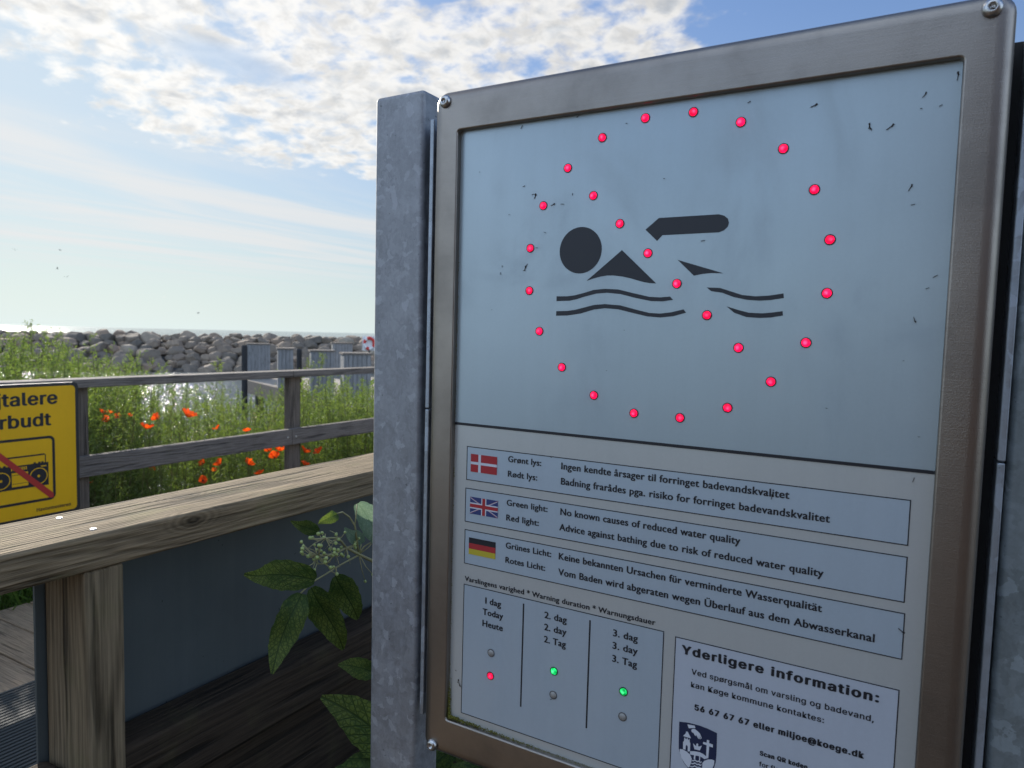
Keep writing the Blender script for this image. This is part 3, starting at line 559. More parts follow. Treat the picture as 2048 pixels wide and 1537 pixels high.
# ---------------------------------------------------------------- water quality sign
ORG = Vector((-0.2257, 0.677, 1.4312))
S0 = thing('information_sign', 'steel framed bathing water quality board with red lights and a black swimmer symbol', 'sign', ORG)
S0.rotation_euler = (0, 0.004955, 0)
mm = 0.001
def rr(x0, x1, z0, z1, r, n=6):
    pts = []
    for cx, cz, a0 in ((x1-r, z1-r, 0), (x0+r, z1-r, 90), (x0+r, z0+r, 180), (x1-r, z0+r, 270)):
        for i in range(n+1):
            a = R(a0+90*i/n); pts.append((cx+r*math.cos(a), cz+r*math.sin(a)))
    return pts
OX0, OX1, OZ0, OZ1 = -0.2788, 0.2744, -0.580, 0.2062
IX0, IX1, IZ0, IZ1 = -0.2439, 0.2407, -0.5325, 0.1593
rings = [(0.0, 0.046), (0.0, 0.012)]
for i in range(1, 8):
    a = R(90*i/7); rings.append((0.011*(1-math.cos(a)), 0.012-0.011*math.sin(a)))
g = MB(); allr = []
for ins, dep in rings: allr.append([(x, dep, z) for x, z in rr(OX0+ins, OX1-ins, OZ0+ins, OZ1-ins, max(0.016-ins, 0.005))])
for ins, dep in ((0.014, 0.0004),): allr.append([(x, dep, z) for x, z in rr(OX0+ins, OX1-ins, OZ0+ins, OZ1-ins, 0.004)])
for ex, dep in ((0.0022, 0.0002), (0.0012, 0.0004), (0.0003, 0.0012), (0.0, 0.0022), (0.0, 0.0078)):
    allr.append([(x, dep, z) for x, z in rr(IX0-ex, IX1+ex, IZ0-ex, IZ1+ex, 0.003+ex)])
n = len(allr[0])
for r_ in allr: g.v += r_
for i in range(len(allr)-1):
    for k in range(n): g.f.append((i*n+k, (i+1)*n+k, (i+1)*n+(k+1) % n, i*n+(k+1) % n)); g.mi.append(0)
fr = g.build('frame', M['frame'], S0, smooth=True); wn = fr.modifiers.new('wn', 'WEIGHTED_NORMAL'); wn.keep_sharp = False
MB().box(-0.255, 0.255, 0.0125, 0.06, -0.56, 0.185).build('housing', M['housing'], S0)
MB().box(-0.318, 0.292, 0.0605, 0.066, -0.55, 0.185).build('mounting_plate', M['housing'], S0)
for x0 in (-0.3035, 0.2843):
    for z0, z1 in ((-0.556, -0.165), (-0.1635, 0.186)):
        MB().box(x0, x0+0.006, 0.028, 0.0602, z0, z1).build('mounting_flange', M['plate'], S0, bevel=0.0012)
for (x, z) in ((-0.2614, 0.1929), (0.2575, 0.1929), (-0.2622, -0.5695), (0.2575, -0.5695)):
    prof_ = [(0.0073, 0.0), (0.0072, -0.0012), (0.0064, -0.0029), (0.005, -0.0041), (0.0036, -0.0045), (0.0029, -0.0045), (0.0027, -0.002), (0.0, -0.002)]
    g = MB(); N = 24
    for (r_, d_) in prof_:
        for k in range(N):
            rad = r_ if not 0 < r_ < 0.0033 else r_*(1.0+0.10*math.cos(6*2*math.pi*k/N))
            g.v.append((rad*math.cos(2*math.pi*k/N), d_, rad*math.sin(2*math.pi*k/N)))
    for i in range(len(prof_)-1):
        for k in range(N): g.f.append((i*N+k, i*N+(k+1) % N, (i+1)*N+(k+1) % N, (i+1)*N+k)); g.mi.append(0)
    s_ = g.build('screw', M['screw'], S0, smooth=True, loc=(x, 0.0001, z))
    g = MB(); g.tube([(0, -0.0021, 0), (0, -0.0036, 0)], [0.0008, 0.0007], 8); g.build('socket_pin', M['screw'], s_)
PY = 0.008
g = MB(); g.rect(-0.2505, 0.2475, -0.1752, 0.166, PY); g.build('upper_panel', M['panel'], S0)
g = MB(); g.rect(-0.2505, 0.2475, -0.545, -0.1756, PY); g.build('lower_panel', M['panel_grey'], S0)
MB().box(-0.2465, 0.2408, PY-0.0006, PY-0.0001, -0.1768, -0.1738).build('divider_strip', M['ink'], S0)
P1 = PY-0.0002; P2 = PY-0.0004; P3 = PY-0.0006
g = MB(); hc, hr_ = PIC['head']; N = 48
g.poly([(hc[0]*mm+hr_*mm*math.cos(2*math.pi*k/N), hc[1]*mm+hr_*mm*math.sin(2*math.pi*k/N)) for k in range(N)], P1)
def smooth_poly(p): return [(a*mm, b_*mm) for a, b_ in p]
for p in [PIC['arm'], PIC['torso'], PIC['leg']]+PIC['w']: g.poly(smooth_poly(p), P1)
g.build('swimmer_symbol', M['ink_grey'], S0)
# text boxes with flags
LT = {t_[0]: t_ for t_ in TEXT}
def write(g, keys, y=P3):
    for k_ in keys:
        s, x0, x1, zb, cap, f = LT[k_]
        lettering(g, s, x0*mm, x1*mm if x1 is not None else None, zb*mm, cap*mm*(1.08 if f == 'C' else 1.0), f, y)
keys = [t_[0] for t_ in TEXT]
def flag(i, x0, x1, z0, z1):
    g = MB(); mats = [M['flag_red'], M['flag_white'], M['flag_blue'], M['ink'], M['flag_gold']]
    wd, ht = x1-x0, z1-z0; X = lambda u: x0+u*wd; Z = lambda v: z1-v*ht
    y0, y1, y2, y3 = P3, P3-0.0001, P3-0.0002, P3-0.0003
    if i == 0:
        g.rect(x0, x1, z0, z1, y0, 0); g.rect(X(0.295), X(0.39), z0, z1, y1, 1); g.rect(x0, x1, Z(0.575), Z(0.43), y1+0.00003, 1)
    elif i == 1:
        g.rect(x0, x1, z0, z1, y0, 2)
        def band(a, b_, c_, d_, t_, yy, mi):
            dx, dz = c_-a, d_-b_; l = math.hypot(dx*wd, dz*ht); nx_, nz_ = -dz*ht/l*t_, dx*wd/l*t_
            pts = [(X(a)+nx_, Z(b_)+nz_), (X(c_)+nx_, Z(d_)+nz_), (X(c_)-nx_, Z(d_)-nz_), (X(a)-nx_, Z(b_)-nz_)]
            g.poly([(min(max(p[0], x0), x1), min(max(p[1], z0), z1)) for p in pts], yy, mi)
        band(0, 0, 1, 1, ht*0.10, y1, 1); band(0, 1, 1, 0, ht*0.10, y1-0.00002, 1)
        band(0, 0, 1, 1, ht*0.035, y1-0.00005, 0); band(0, 1, 1, 0, ht*0.035, y1-0.00007, 0)
        g.rect(X(0.5)-ht*0.17, X(0.5)+ht*0.17, z0, z1, y2, 1); g.rect(x0, x1, Z(0.5)-ht*0.17, Z(0.5)+ht*0.17, y2-0.00002, 1)
        g.rect(X(0.5)-ht*0.10, X(0.5)+ht*0.10, z0, z1, y3, 0); g.rect(x0, x1, Z(0.5)-ht*0.10, Z(0.5)+ht*0.10, y3-0.00002, 0)
    else:
        g.rect(x0, x1, Z(1/3), z1, y0, 3); g.rect(x0, x1, Z(2/3), Z(1/3), y0, 0); g.rect(x0, x1, z0, Z(2/3), y0, 4)
    return g, mats
boxes = [(-0.2264, 0.2250, -0.2403, -0.2006), (-0.2272, 0.2252, -0.2899, -0.2497), (-0.2269, 0.2262, -0.3399, -0.2989)]
flags = [(-0.2205, -0.1849, -0.2298, -0.2090), (-0.2201, -0.1823, -0.2793, -0.2593), (-0.2206, -0.1840, -0.3274, -0.3076)]
names = ['danish', 'british', 'german']
for i, (b_, f_) in enumerate(zip(boxes, flags)):
    g = MB(); g.rect(*b_, P1); tb = g.build('text_box', M['panel_box'], S0)
    tb['label'] = 'outlined text box beside the %s flag' % names[i]
    g = MB(); g.outline(*b_, 0.0009, P2); g.build('border', M['ink'], tb)
    g, mats = flag(i, *f_); g.build('flag', mats, tb)
    g = MB(); write(g, keys[4*i:4*i+4]); g.build('lettering', M['ink'], tb)
g = MB(); write(g, [keys[12]], P2); g.build('lettering', M['ink'], S0)
tx0, tx1, tz0, tz1 = -0.2265, 0.0167, -0.5222, -0.3644
g = MB(); g.rect(tx0, tx1, tz0, tz1, P1); tb = g.build('duration_table', M['panel_box'], S0)
g = MB(); g.outline(tx0, tx1, tz0, tz1, 0.0009, P2); g.build('border', M['ink'], tb)
for x, za, zb in ((-0.1455, -0.491, -0.371), (-0.0643, -0.491, -0.3715)):
    g = MB(); g.rect(x-0.0009, x+0.0009, za, zb, P2); g.build('column_line', M['ink'], tb)
for c_ in range(3): g = MB(); write(g, keys[13+3*c_:16+3*c_]); g.build('lettering', M['ink'], tb)
ix0, ix1, iz0, iz1 = 0.0282, 0.2258, -0.5225, -0.3668
g = MB(); g.rect(ix0, ix1, iz0, iz1, P1); tb = g.build('contact_label', M['paper'], S0); tb['label'] = 'white contact label with a navy town crest'
g = MB(); g.outline(ix0, ix1, iz0, iz1, 0.0009, P2); g.build('border', M['ink'], tb)
g = MB(); write(g, keys[22:]); g.build('lettering', M['ink'], tb)
g = MB(); g.poly(smooth_poly(CREST['outline']), P2, 0)
yy = P3
for k_ in ('bridge', 'sleeve', 'hand', 'tower', 'roof', 'crown', 'cross', 'hill', 'hill2'): g.poly(smooth_poly(CREST[k_]), yy, 1); yy -= 0.00002
for p in CREST['wave']: g.poly(smooth_poly(p), yy, 1)
# lower point of the shield, below the hills
g.build('crest', [M['navy'], M['flag_white']], tb)
# indicator lights
lens_me = {}
def light(x, z, kind, r=0.0039, lab=None):
    key = kind
    if key not in lens_me:
        g = MB(); N = 20; pr = [(1.0, 0.0), (0.97, -0.0006), (0.85, -0.0013), (0.6, -0.0019), (0.3, -0.0022)]
        for q, d_ in pr:
            for k in range(N): g.v.append((q*r*math.cos(2*math.pi*k/N), d_, q*r*math.sin(2*math.pi*k/N)))
        g.v.append((0, -0.0023, 0)); c0 = len(g.v)-1
        for i in range(len(pr)-1):
            for k in range(N): g.f.append((i*N+k, i*N+(k+1) % N, (i+1)*N+(k+1) % N, (i+1)*N+k)); g.mi.append(0)
        for k in range(N): g.f.append(((len(pr)-1)*N+k, (len(pr)-1)*N+(k+1) % N, c0)); g.mi.append(0)
        o = g.build('indicator_light', M['led_'+kind], S0, smooth=True)
        g = MB(); g.v = []
        for q, d_ in ((1.24, 0.0), (1.22, -0.0003), (0.99, -0.0004), (0.99, 0.0002)):
            for k in range(N): g.v.append((q*r*math.cos(2*math.pi*k/N), d_, q*r*math.sin(2*math.pi*k/N)))
        for i in range(3):
            for k in range(N): g.f.append((i*N+k, i*N+(k+1) % N, (i+1)*N+(k+1) % N, (i+1)*N+k)); g.mi.append(0)
        g.build('rim', M['rubber'] if kind != 'off' else M['rim_grey'], o, smooth=False)
        lens_me[key] = o
    else: o = copy_thing(lens_me[key], S0)
    o.location = (x, P1-0.0002, z)
    o['label'] = lab
for (x, z) in LED: light(x*mm, z*mm, 'red', lab='lit red lens of the warning symbol')
for (x, z), k_ in zip(TLED, ('off', 'red', 'green', 'off', 'green', 'off')):
    light(x*mm, z*mm, k_, lab={'off': 'unlit grey lens in the duration table', 'red': 'lit red lens under the first day', 'green': 'lit green lens in the duration table'}[k_])
# fly dirt on the panel
g = MB(); r = random.Random(5)
for (x, z, l, a) in FLY:
    l *= mm; a_ = R(a); dx, dz = math.cos(a_)*l/2, math.sin(a_)*l/2; q = 0.00016+l*0.024
    nx_, nz_ = -math.sin(a_)*q, math.cos(a_)*q; jx = r.uniform(-.3, .3)*l
    g.box(-l/2, l/2, 0, 0.0004, -q, q*0.8, M=Matrix.Translation((x*mm, P3-0.0004, z*mm)) @ Matrix.Rotation(-a_, 4, 'Y'))
    if l > 0.0045: g.box(-l*0.16, l*0.24, -0.0003, 0.0004, -q*1.7, q*1.6, M=Matrix.Translation((x*mm+dx*0.5, P3-0.0004, z*mm+dz*0.5)) @ Matrix.Rotation(-a_-0.4, 4, 'Y'))
fd = g.build('fly_dirt', M['fly'], S0); fd['kind'] = 'stuff'
# moss along the lower ledge
g = MB(); r = random.Random(8)
def blob(x, y, z, q):
    t_ = [(1, 0, 0), (-1, 0, 0), (0, 1, 0), (0, -1, 0), (0, 0, 1), (0, 0, -1)]
    g.add([(x+a*q*r.uniform(.6, 1.3), y+b_*q*r.uniform(.6, 1.3), z+c_*q*r.uniform(.6, 1.5)) for a, b_, c_ in t_], [(0, 2, 4), (2, 1, 4), (1, 3, 4), (3, 0, 4), (2, 0, 5), (1, 2, 5), (3, 1, 5), (0, 3, 5)])
for i in range(900):
    u = r.random()**2.0; x = -0.2425+u*0.29; d_ = math.exp(-u*3)
    blob(x, r.uniform(0.0035, 0.0076), -0.5325+r.random()*0.0035*d_+0.0004, r.uniform(0.0004, 0.0011)*(0.45+0.55*d_))
for i in range(260):
    u = r.random()**2; blob(-0.2432+r.random()*0.0022, r.uniform(0.004, 0.0076), -0.531+u*0.05, r.uniform(0.0004, 0.0012)*(1-u*0.6))
for i in range(160):
    blob(-0.2435+r.random()*0.0006, r.uniform(0.0062, 0.0078), -0.48+r.random()*0.5, r.uniform(0.0003, 0.0006))
ms = g.build('moss', M['moss'], S0); ms['kind'] = 'stuff'

# posts of the sign
def sign_post(x0, x1, label, m_, top):
    t_ = tag(MB().box(x0-(x0+x1)/2, x1-(x0+x1)/2, 0, 0.052, -0.05, top).build('steel_post', m_, bevel=0.006, seg=4), label, 'post', 'galvanised posts of the sign')
    t_.location = ((x0+x1)/2, 0.715, 0); return t_
sign_post(-0.6240, -0.5460, 'galvanised square steel post in full view left of the sign, its zinc spangled pale grey', M['galv'], 1.661)
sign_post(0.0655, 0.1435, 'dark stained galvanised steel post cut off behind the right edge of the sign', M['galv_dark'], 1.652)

# ---------------------------------------------------------------- yellow sign on the far fence
Y0 = thing('prohibition_sign', 'yellow sign forbidding loudspeakers with a crossed-out radio on the far fence', 'sign', (-3.5, 1.641, 0), R(90))
def place(o): return o
g = MB()
out_ = rr(-0.262, 0.262, 0.470, 1.096, 0.022); n = len(out_)
g.v += [(x, 0.0, z) for x, z in out_]+[(x, 0.012, z) for x, z in out_]
g.f += [tuple(range(n))[::-1], tuple(range(n, 2*n))]+[(k, (k+1) % n, n+(k+1) % n, n+k) for k in range(n)]; g.mi += [0]*(n+2)
g.build('sign_board', M['black_edge'], Y0)
g = MB(); g.poly(rr(-0.247, 0.247, 0.485, 1.081, 0.018), -0.0006); g.build('yellow_face', M['yellow'], Y0)
g = MB(); y_ = -0.0012
for a_ in (('Højtalere', -0.198, 0.167, 0.998, 0.060, 'H'), ('forbudt', -0.166, 0.137, 0.899, 0.060, 'H'), ('Havnemesteren', 0.066, 0.218, 0.5035, 0.0165, 'h')):
    g = MB(); lettering(g, *a_, y_); g.build('lettering', M['ink'], Y0)
RZ = 0.7
g = MB(); a_ = rr(-0.151, 0.151, 0.549, 0.851, 0.026); b2_ = rr(-0.139, 0.139, 0.561, 0.839, 0.016); n = len(a_)
g.v += [(x, y_, z) for x, z in a_]+[(x, y_, z) for x, z in b2_]
g.f += [(k, n+k, n+(k+1) % n, (k+1) % n) for k in range(n)]; g.mi += [0]*n
g.build('symbol_border', M['ink'], Y0)
g = MB(); ye, bl = 1, 0
g.rect(-0.121, 0.121, 0.622, 0.729, y_, 0)
g.rect(-0.106, 0.106, 0.764, 0.771, y_, 0)
for s_ in (-1, 1):
    g.rect(s_*0.1085-0.0022, s_*0.1085+0.0022, 0.729, 0.766, y_, 0)
    for q in (0.062, 0.082, 0.095): g.rect(s_*q-0.005, s_*q+0.005, 0.729, 0.735, y_, 0)
    N = 32
    for rad, yy, mi in ((0.0385, y_-0.0002, 1), (0.0345, y_-0.0004, 0), (0.0058, y_-0.0006, 1)):
        g.poly([(s_*0.078+rad*math.cos(2*math.pi*k/N), 0.669+rad*math.sin(2*math.pi*k/N)) for k in range(N)], yy, mi)
    g.rect(min(s_*0.088, s_*0.112), max(s_*0.088, s_*0.112), 0.7105, 0.7155, y_-0.0002, 1)
g.rect(-0.034, 0.033, 0.634, 0.698, y_-0.0002, 1); g.rect(-0.033, 0.032, 0.647, 0.649, y_-0.0004, 0); g.rect(-0.033, 0.032, 0.686, 0.688, y_-0.0004, 0)
for k in range(8): g.rect(-0.036+k*0.0085, -0.031+k*0.0085, 0.708, 0.722, y_-0.0002, 1)
g.build('radio_symbol', [M['ink'], M['yellow']], Y0)
g = MB(); g.poly([(-0.139, 0.823), (-0.139, 0.839), (-0.121, 0.839), (0.141, 0.579), (0.141, 0.559), (0.124, 0.559)], y_-0.0010); g.build('red_bar', M['sign_red'], Y0)
for z in (0.53, 1.04): MB().box(-0.02, 0.02, 0.0122, 0.09, z-0.02, z+0.02).build('bracket', M['plate'], Y0)

# ---------------------------------------------------------------- jetty, boxes, poles, lifebuoy, birds
t0 = thing('jetty', 'pale timber jetty on dark piles carrying the grey boarded boxes', 'jetty', (-13, 15, 0))
JL = (-13, 15, 0)
jd = Vector((0.90, -0.436, 0)); jo = Vector((-17.07, 14.03, 0))
JM = Matrix.Translation(jo) @ Matrix.Rotation(math.atan2(jd.y, jd.x), 4, 'Z')
g = MB(); x = 0.0
while x < 15.0: g.box(x, x+0.14, 0, 6.5, -0.11, -0.05, M=JM); x += 0.15
keep(g.build('jetty_deck', M['jetty']), t0, JL)
keep(MB().box(-0.05, 15.05, -0.09, -0.01, -0.42, -0.055, M=JM).build('edge_beam', M['fence']), t0, JL)
keep(MB().box(-0.09, -0.01, 0, 6.5, -0.42, -0.055, M=JM).build('edge_beam', M['fence']), t0, JL)
for px_ in (0.4, 3.1, 5.8, 8.5, 11.2, 14.0):
    for py_ in (0.3, 6.0):
        p = JM @ Vector((px_, py_, 0)); keep(MB().tube([(p.x, p.y, -2.2), (p.x, p.y, -0.12)], 0.12, 12).build('pile', M['tar']), t0, JL)
def board_box(x, y, z0, z1, wl, wr, yaw, label):
    t_ = thing('boarded_box', label, 'box', (x, y, z0), R(yaw), 'grey boarded boxes on the jetty')
    # nearest upright edge at the origin; left face along -X, right face along +Y
    h = z1-z0; g = MB(); r = random.Random(int(x*100))
    for n_, ax in ((wl, 0), (wr, 1)):
        k = max(3, round(n_/0.09)); p = n_/k
        for i in range(k):
            e = r.uniform(0, 0.006)
            if ax == 0: g.box(-p*(i+1)+0.004, -p*i-0.004, -e, 0.02, 0, h)
            else: g.box(-0.02, e, p*i+0.024, p*(i+1)+0.016, 0, h)
    g.box(-wl+0.004, -0.021, 0.021, wr, 0.01, h-0.01)
    g.build('boarding', M['cabin'], t_)
    MB().box(-wl-0.02, 0.025, -0.025, wr+0.03, h+0.001, h+0.035).build('cap_board', M['fence'], t_)
board_box(-16.40, 14.35, -0.05, 0.96, 0.62, 0.62, 52, 'farthest left grey boarded box, standing in a pair beside the slim black pole')
board_box(-13.30, 12.35, -0.05, 0.92, 0.36, 0.62, 50, 'narrow pale boarded box just behind the black post with a feathery plant before it')
board_box(-11.25, 11.63, -0.05, 0.93, 0.50, 0.50, 50, 'grey boarded box whose whole lit and shaded faces show down to the jetty')
board_box(-15.30, 16.60, -0.05, 1.02, 0.60, 0.55, 48, 'grey boarded box standing farther back below the red and white lifebuoy')
board_box(-9.75, 11.13, -0.05, 0.92, 0.55, 0.60, 50, 'nearest grey boarded box, partly hidden behind the galvanised sign post')
for (x, y, lab, r_) in ((-15.46, 12.68, 'slim black mooring pole rising from the water left of the boxes', 0.075), (-12.25, 11.55, 'black mooring pole in front of the narrow boarded box', 0.06)):
    o = tag(MB().tube([(0, 0, -2.0), (0, 0, 0.94), (0, 0, 0.98)], [r_, r_, r_*0.7], 14).build('mooring_pole', M['tar'], smooth=False), lab, 'pole', 'black mooring poles'); o.location = (x, y, 0)
t0 = thing('lifebuoy_stand', 'red and white lifebuoy on a thin post before the breakwater boulders', 'lifebuoy', (-17.0, 19.3, 0), R(40))
g = MB(); g.tube([(0, 0.05, -1.6), (0, 0.05, 1.15)], 0.03, 8); g.build('post', M['tar'], t0)
MB().box(-0.24, 0.24, 0.0, 0.02, 0.75, 1.25).build('back_board', M['buoy_white'], t0, bevel=0.004)
g = MB(); NB, nb = 28, 10; bz = 1.0
for i in range(NB):
    a = 2*math.pi*i/NB
    for k in range(nb):
        q = 2*math.pi*k/nb; rad = 0.165+0.05*math.cos(q); g.v.append((rad*math.cos(a), -0.055+0.045*math.sin(q), bz+rad*math.sin(a)*1.15))
for i in range(NB):
    for k in range(nb): g.f.append((i*nb+k, i*nb+(k+1) % nb, ((i+1) % NB)*nb+(k+1) % nb, ((i+1) % NB)*nb+k)); g.mi.append(0 if (i % 14) < 9 and i < 14 else (1 if i % 7 < 4 else 0))
g.build('ring', [M['buoy_red'], M['buoy_white']], t0, smooth=True)
for i, (x, y, z) in enumerate(((-52.9, 27.7, 6.7), (-54.1, 25.4, 6.5), (-53.1, 27.6, 5.4), (-53.4, 28.4, 4.9), (-48.4, 35.4, 2.6))):
    g = MB(); f_ = 0.05+0.03*(i % 3)
    g.add([(0.0, -0.16, 0), (0.035, 0, 0.02), (0, 0.2, 0), (-0.035, 0, 0.02), (0, 0, -0.035)], [(0, 1, 4), (1, 2, 4), (2, 3, 4), (3, 0, 4), (0, 3, 1), (1, 3, 2)])
    for s_ in (-1, 1):
        g.add([(s_*0.02, -0.05, 0.01), (s_*0.16, -0.06, f_*1.4), (s_*0.34, 0.05, f_*0.6), (s_*0.17, 0.03, f_*1.4+0.004), (s_*0.02, 0.06, 0.015), (s_*0.16, -0.02, f_*1.4-0.012)], [(0, 1, 5), (1, 2, 5), (2, 3, 5), (3, 4, 5), (4, 0, 5), (0, 4, 3, 1), (1, 3, 2)])
    o = tag(g.build('seabird', M['bird']), 'tiny distant seabird seen as a dark speck against the pale sky', 'bird', 'birds over the sea'); o.location = (x, y, z); o.rotation_euler = (0, 0.2, i*1.3); o.scale = (0.6, 0.6, 0.6)

# ---------------------------------------------------------------- vegetation behind the far fence
rs = np.random.RandomState(11)
class Tri:
    def __init__(s): s.v = []; s.f = []; s.mi = []; s.o = 0
    def add(s, v, f, mi): s.v.append(v); s.f.append(f+s.o); s.mi.append(np.full(len(f), mi, np.int32)); s.o += len(v)
    def build(s, name, mats, parent=None, origin=(0, 0, 0)):
        v = np.concatenate(s.v).astype(np.float32)-np.array(origin, np.float32); f = np.concatenate(s.f).astype(np.int32); mi = np.concatenate(s.mi)
        me = bpy.data.meshes.new(name); me.vertices.add(len(v)); me.vertices.foreach_set('co', v.ravel())
        me.loops.add(len(f)*3); me.loops.foreach_set('vertex_index', f.ravel()); me.polygons.add(len(f))
        me.polygons.foreach_set('loop_start', np.arange(len(f), dtype=np.int32)*3); me.polygons.foreach_set('material_index', mi)
        for m in mats: me.materials.append(m)
        me.update(calc_edges=True); me.validate()
        o = bpy.data.objects.new(name, me); COL.objects.link(o)
        if parent is not None: o.parent = parent
        return o
def unit(v): return v/np.maximum(np.linalg.norm(v, axis=-1, keepdims=True), 1e-9)
def blades(T_, base, d, length, width, mi, bend=0.3):
    """thin bent leaflets: two triangles each"""
    n = len(base); up = np.array([0, 0, 1.0])
    side = unit(np.cross(d, rs.randn(n, 3)))*width[:, None]
    mid = base+d*length[:, None]*0.5+side
    mid2 = base+d*length[:, None]*0.5-side
    tip = base+d*length[:, None]+np.outer(-bend*length*rs.rand(n), up)
    v = np.stack([base, mid, mid2, tip], 1).reshape(-1, 3); i = np.arange(n)*4
    f = np.concatenate([np.stack([i, i+1, i+2], 1), np.stack([i+1, i+3, i+2], 1)]); T_.add(v, f, mi)
def stick(T_, p, rad, mi):
    """3-sided tapering stalk through points p (k,3)"""
    k = len(p); a = np.arange(3)*2*math.pi/3; ring = np.stack([np.cos(a), np.sin(a), 0*a], 1)
    v = (p[:, None, :]+ring[None]*np.linspace(rad, rad*0.35, k)[:, None, None]).reshape(-1, 3); f = []
    for i in range(k-1):
        for q in range(3):
            a_, b_, c_, d_ = i*3+q, i*3+(q+1) % 3, (i+1)*3+(q+1) % 3, (i+1)*3+q; f += [(a_, b_, c_), (a_, c_, d_)]
    T_.add(v, np.array(f), mi)
def feather(T_, x, y, z0, h, pale=0.2, spread=0.16, dens=1.0, low=0.2):
    k = 7; t = np.linspace(0, 1, k); lean = rs.randn(2)*0.09*h; curl = rs.randn(2)*0.05*h
    p = np.stack([x+lean[0]*t+curl[0]*t**2, y+lean[1]*t+curl[1]*t**2, z0+h*t], 1)
    stick(T_, p, 0.0035+0.0015*rs.rand(), 2)
    nb = int(h*42*dens)
    tt = low+(1-low)*rs.rand(nb)**0.85; c_ = np.stack([np.interp(tt, t, p[:, j]) for j in range(3)], 1)
    az = rs.rand(nb)*6.283; el = 0.35+0.5*rs.rand(nb)+0.45*tt
    d = np.stack([np.cos(az)*np.cos(el), np.sin(az)*np.cos(el), np.sin(el)], 1)
    L_ = spread*(1.15-0.85*tt)*(0.5+rs.rand(nb)*0.8)
    blades(T_, c_, d, L_, np.full(nb, 0.0009), 2, 0.1)
    m_ = 9; q = rs.rand(nb, m_)*0.85+0.15
    base = (c_[:, None]+d[:, None]*(L_[:, None]*q)[..., None]).reshape(-1, 3)
    dd = unit(np.repeat(d, m_, 0)*0.7+rs.randn(nb*m_, 3)*0.62)
    ln = np.repeat(L_, m_)*(0.18+0.26*rs.rand(nb*m_))
    mi = (rs.rand(nb*m_) < pale)
    wd = 0.0017+0.0019*rs.rand(nb*m_)
    for s_, k_ in ((mi, 1), (~mi, 0)):
        if s_.any(): blades(T_, base[s_], dd[s_], ln[s_], wd[s_], k_)
VM = [M['weed'], M['weed_pale'], M['stalk'], M['grassy'], M['dry']]
Tv = Tri()
def top_height(y):
    return np.interp(y, [0, 1.6, 2.3, 2.75, 3.1, 3.6, 4.3, 5.2, 7, 9], [1.20, 1.20, 1.20, 1.06, 0.90, 0.84, 0.92, 0.88, 0.86, 0.86])
for i in range(1300):
    x = -4.0-1.85*rs.rand()**1.1; y = -0.3+7.6*rs.rand()
    zt = top_height(y*4.3/-x*1.0)*(0.72+0.36*rs.rand()) if rs.rand() < 0.55 else 0.30+0.42*rs.rand()
    zt = 1.36+(zt-1.36)*(-x/4.3)**0.9 if zt > 0.75 else zt
    z0 = ground_h(x, y)-0.02; h = max(zt-z0, 0.3)
    feather(Tv, x, y, z0, h, pale=0.12+0.2*rs.rand(), spread=0.15+0.05*rs.rand(), dens=0.9, low=0.28)
for i in range(170):
    x = -4.0-1.85*rs.rand(); y = 7.3+7.0*rs.rand(); z0 = ground_h(x, y)-0.02; feather(Tv, x, y, z0, 0.5+0.5*rs.rand(), pale=0.2, spread=0.18, dens=0.7)
for i in range(300):   # taller stand towards the left
    x = -4.5-1.6*rs.rand(); y = 0.9+(2.2*rs.rand()**0.8)*(-x/4.9); zt = (0.98+0.34*rs.rand()**1.2) if y/-x < 0.50 else 0.85+0.32*rs.rand()**1.5
    z0 = ground_h(x, y)-0.02; feather(Tv, x, y, z0, zt-z0, pale=0.15+0.3*rs.rand(), spread=0.17, dens=1.1, low=0.35)
# ground layer of grass blades
n = 42000; x = -3.8-2.3*rs.rand(n)**1.0; y = -0.8+np.where(rs.rand(n) < 0.82, 8.6*rs.rand(n), 8.6+7*rs.rand(n)); z = np.array([ground_h(a, b_) for a, b_ in zip(x, y)])
d = unit(np.stack([rs.randn(n)*0.6, rs.randn(n)*0.6, np.ones(n)], 1)); ln = 0.16+0.30*rs.rand(n)
blades(Tv, np.stack([x, y, z], 1), d, ln, 0.0025+0.003*rs.rand(n), 3, 0.35)
for i in range(130):   # last year's dry stems and seed heads
    x = -4.05-1.7*rs.rand(); y = 0.5+6.2*rs.rand(); z0 = ground_h(x, y); h = 0.55+0.6*rs.rand(); q = np.linspace(0, 1, 6); l_ = rs.randn(2)*0.12*h
    p = np.stack([x+l_[0]*q**1.6, y+l_[1]*q**1.6, z0+h*q], 1); stick(Tv, p, 0.0022, 4)
    nb = 14; tq = 0.82+0.18*rs.rand(nb); c_ = np.stack([np.interp(tq, q, p[:, j]) for j in range(3)], 1); blades(Tv, c_, unit(rs.randn(nb, 3)+np.array([0, 0, 0.8])), 0.02+0.03*rs.rand(nb), np.full(nb, 0.002), 4, 0.2)
vg = Tv.build('weeds', VM); tag(vg, 'feathery green weeds and grass growing in a mass behind the far fence', 'weeds', kind='stuff')
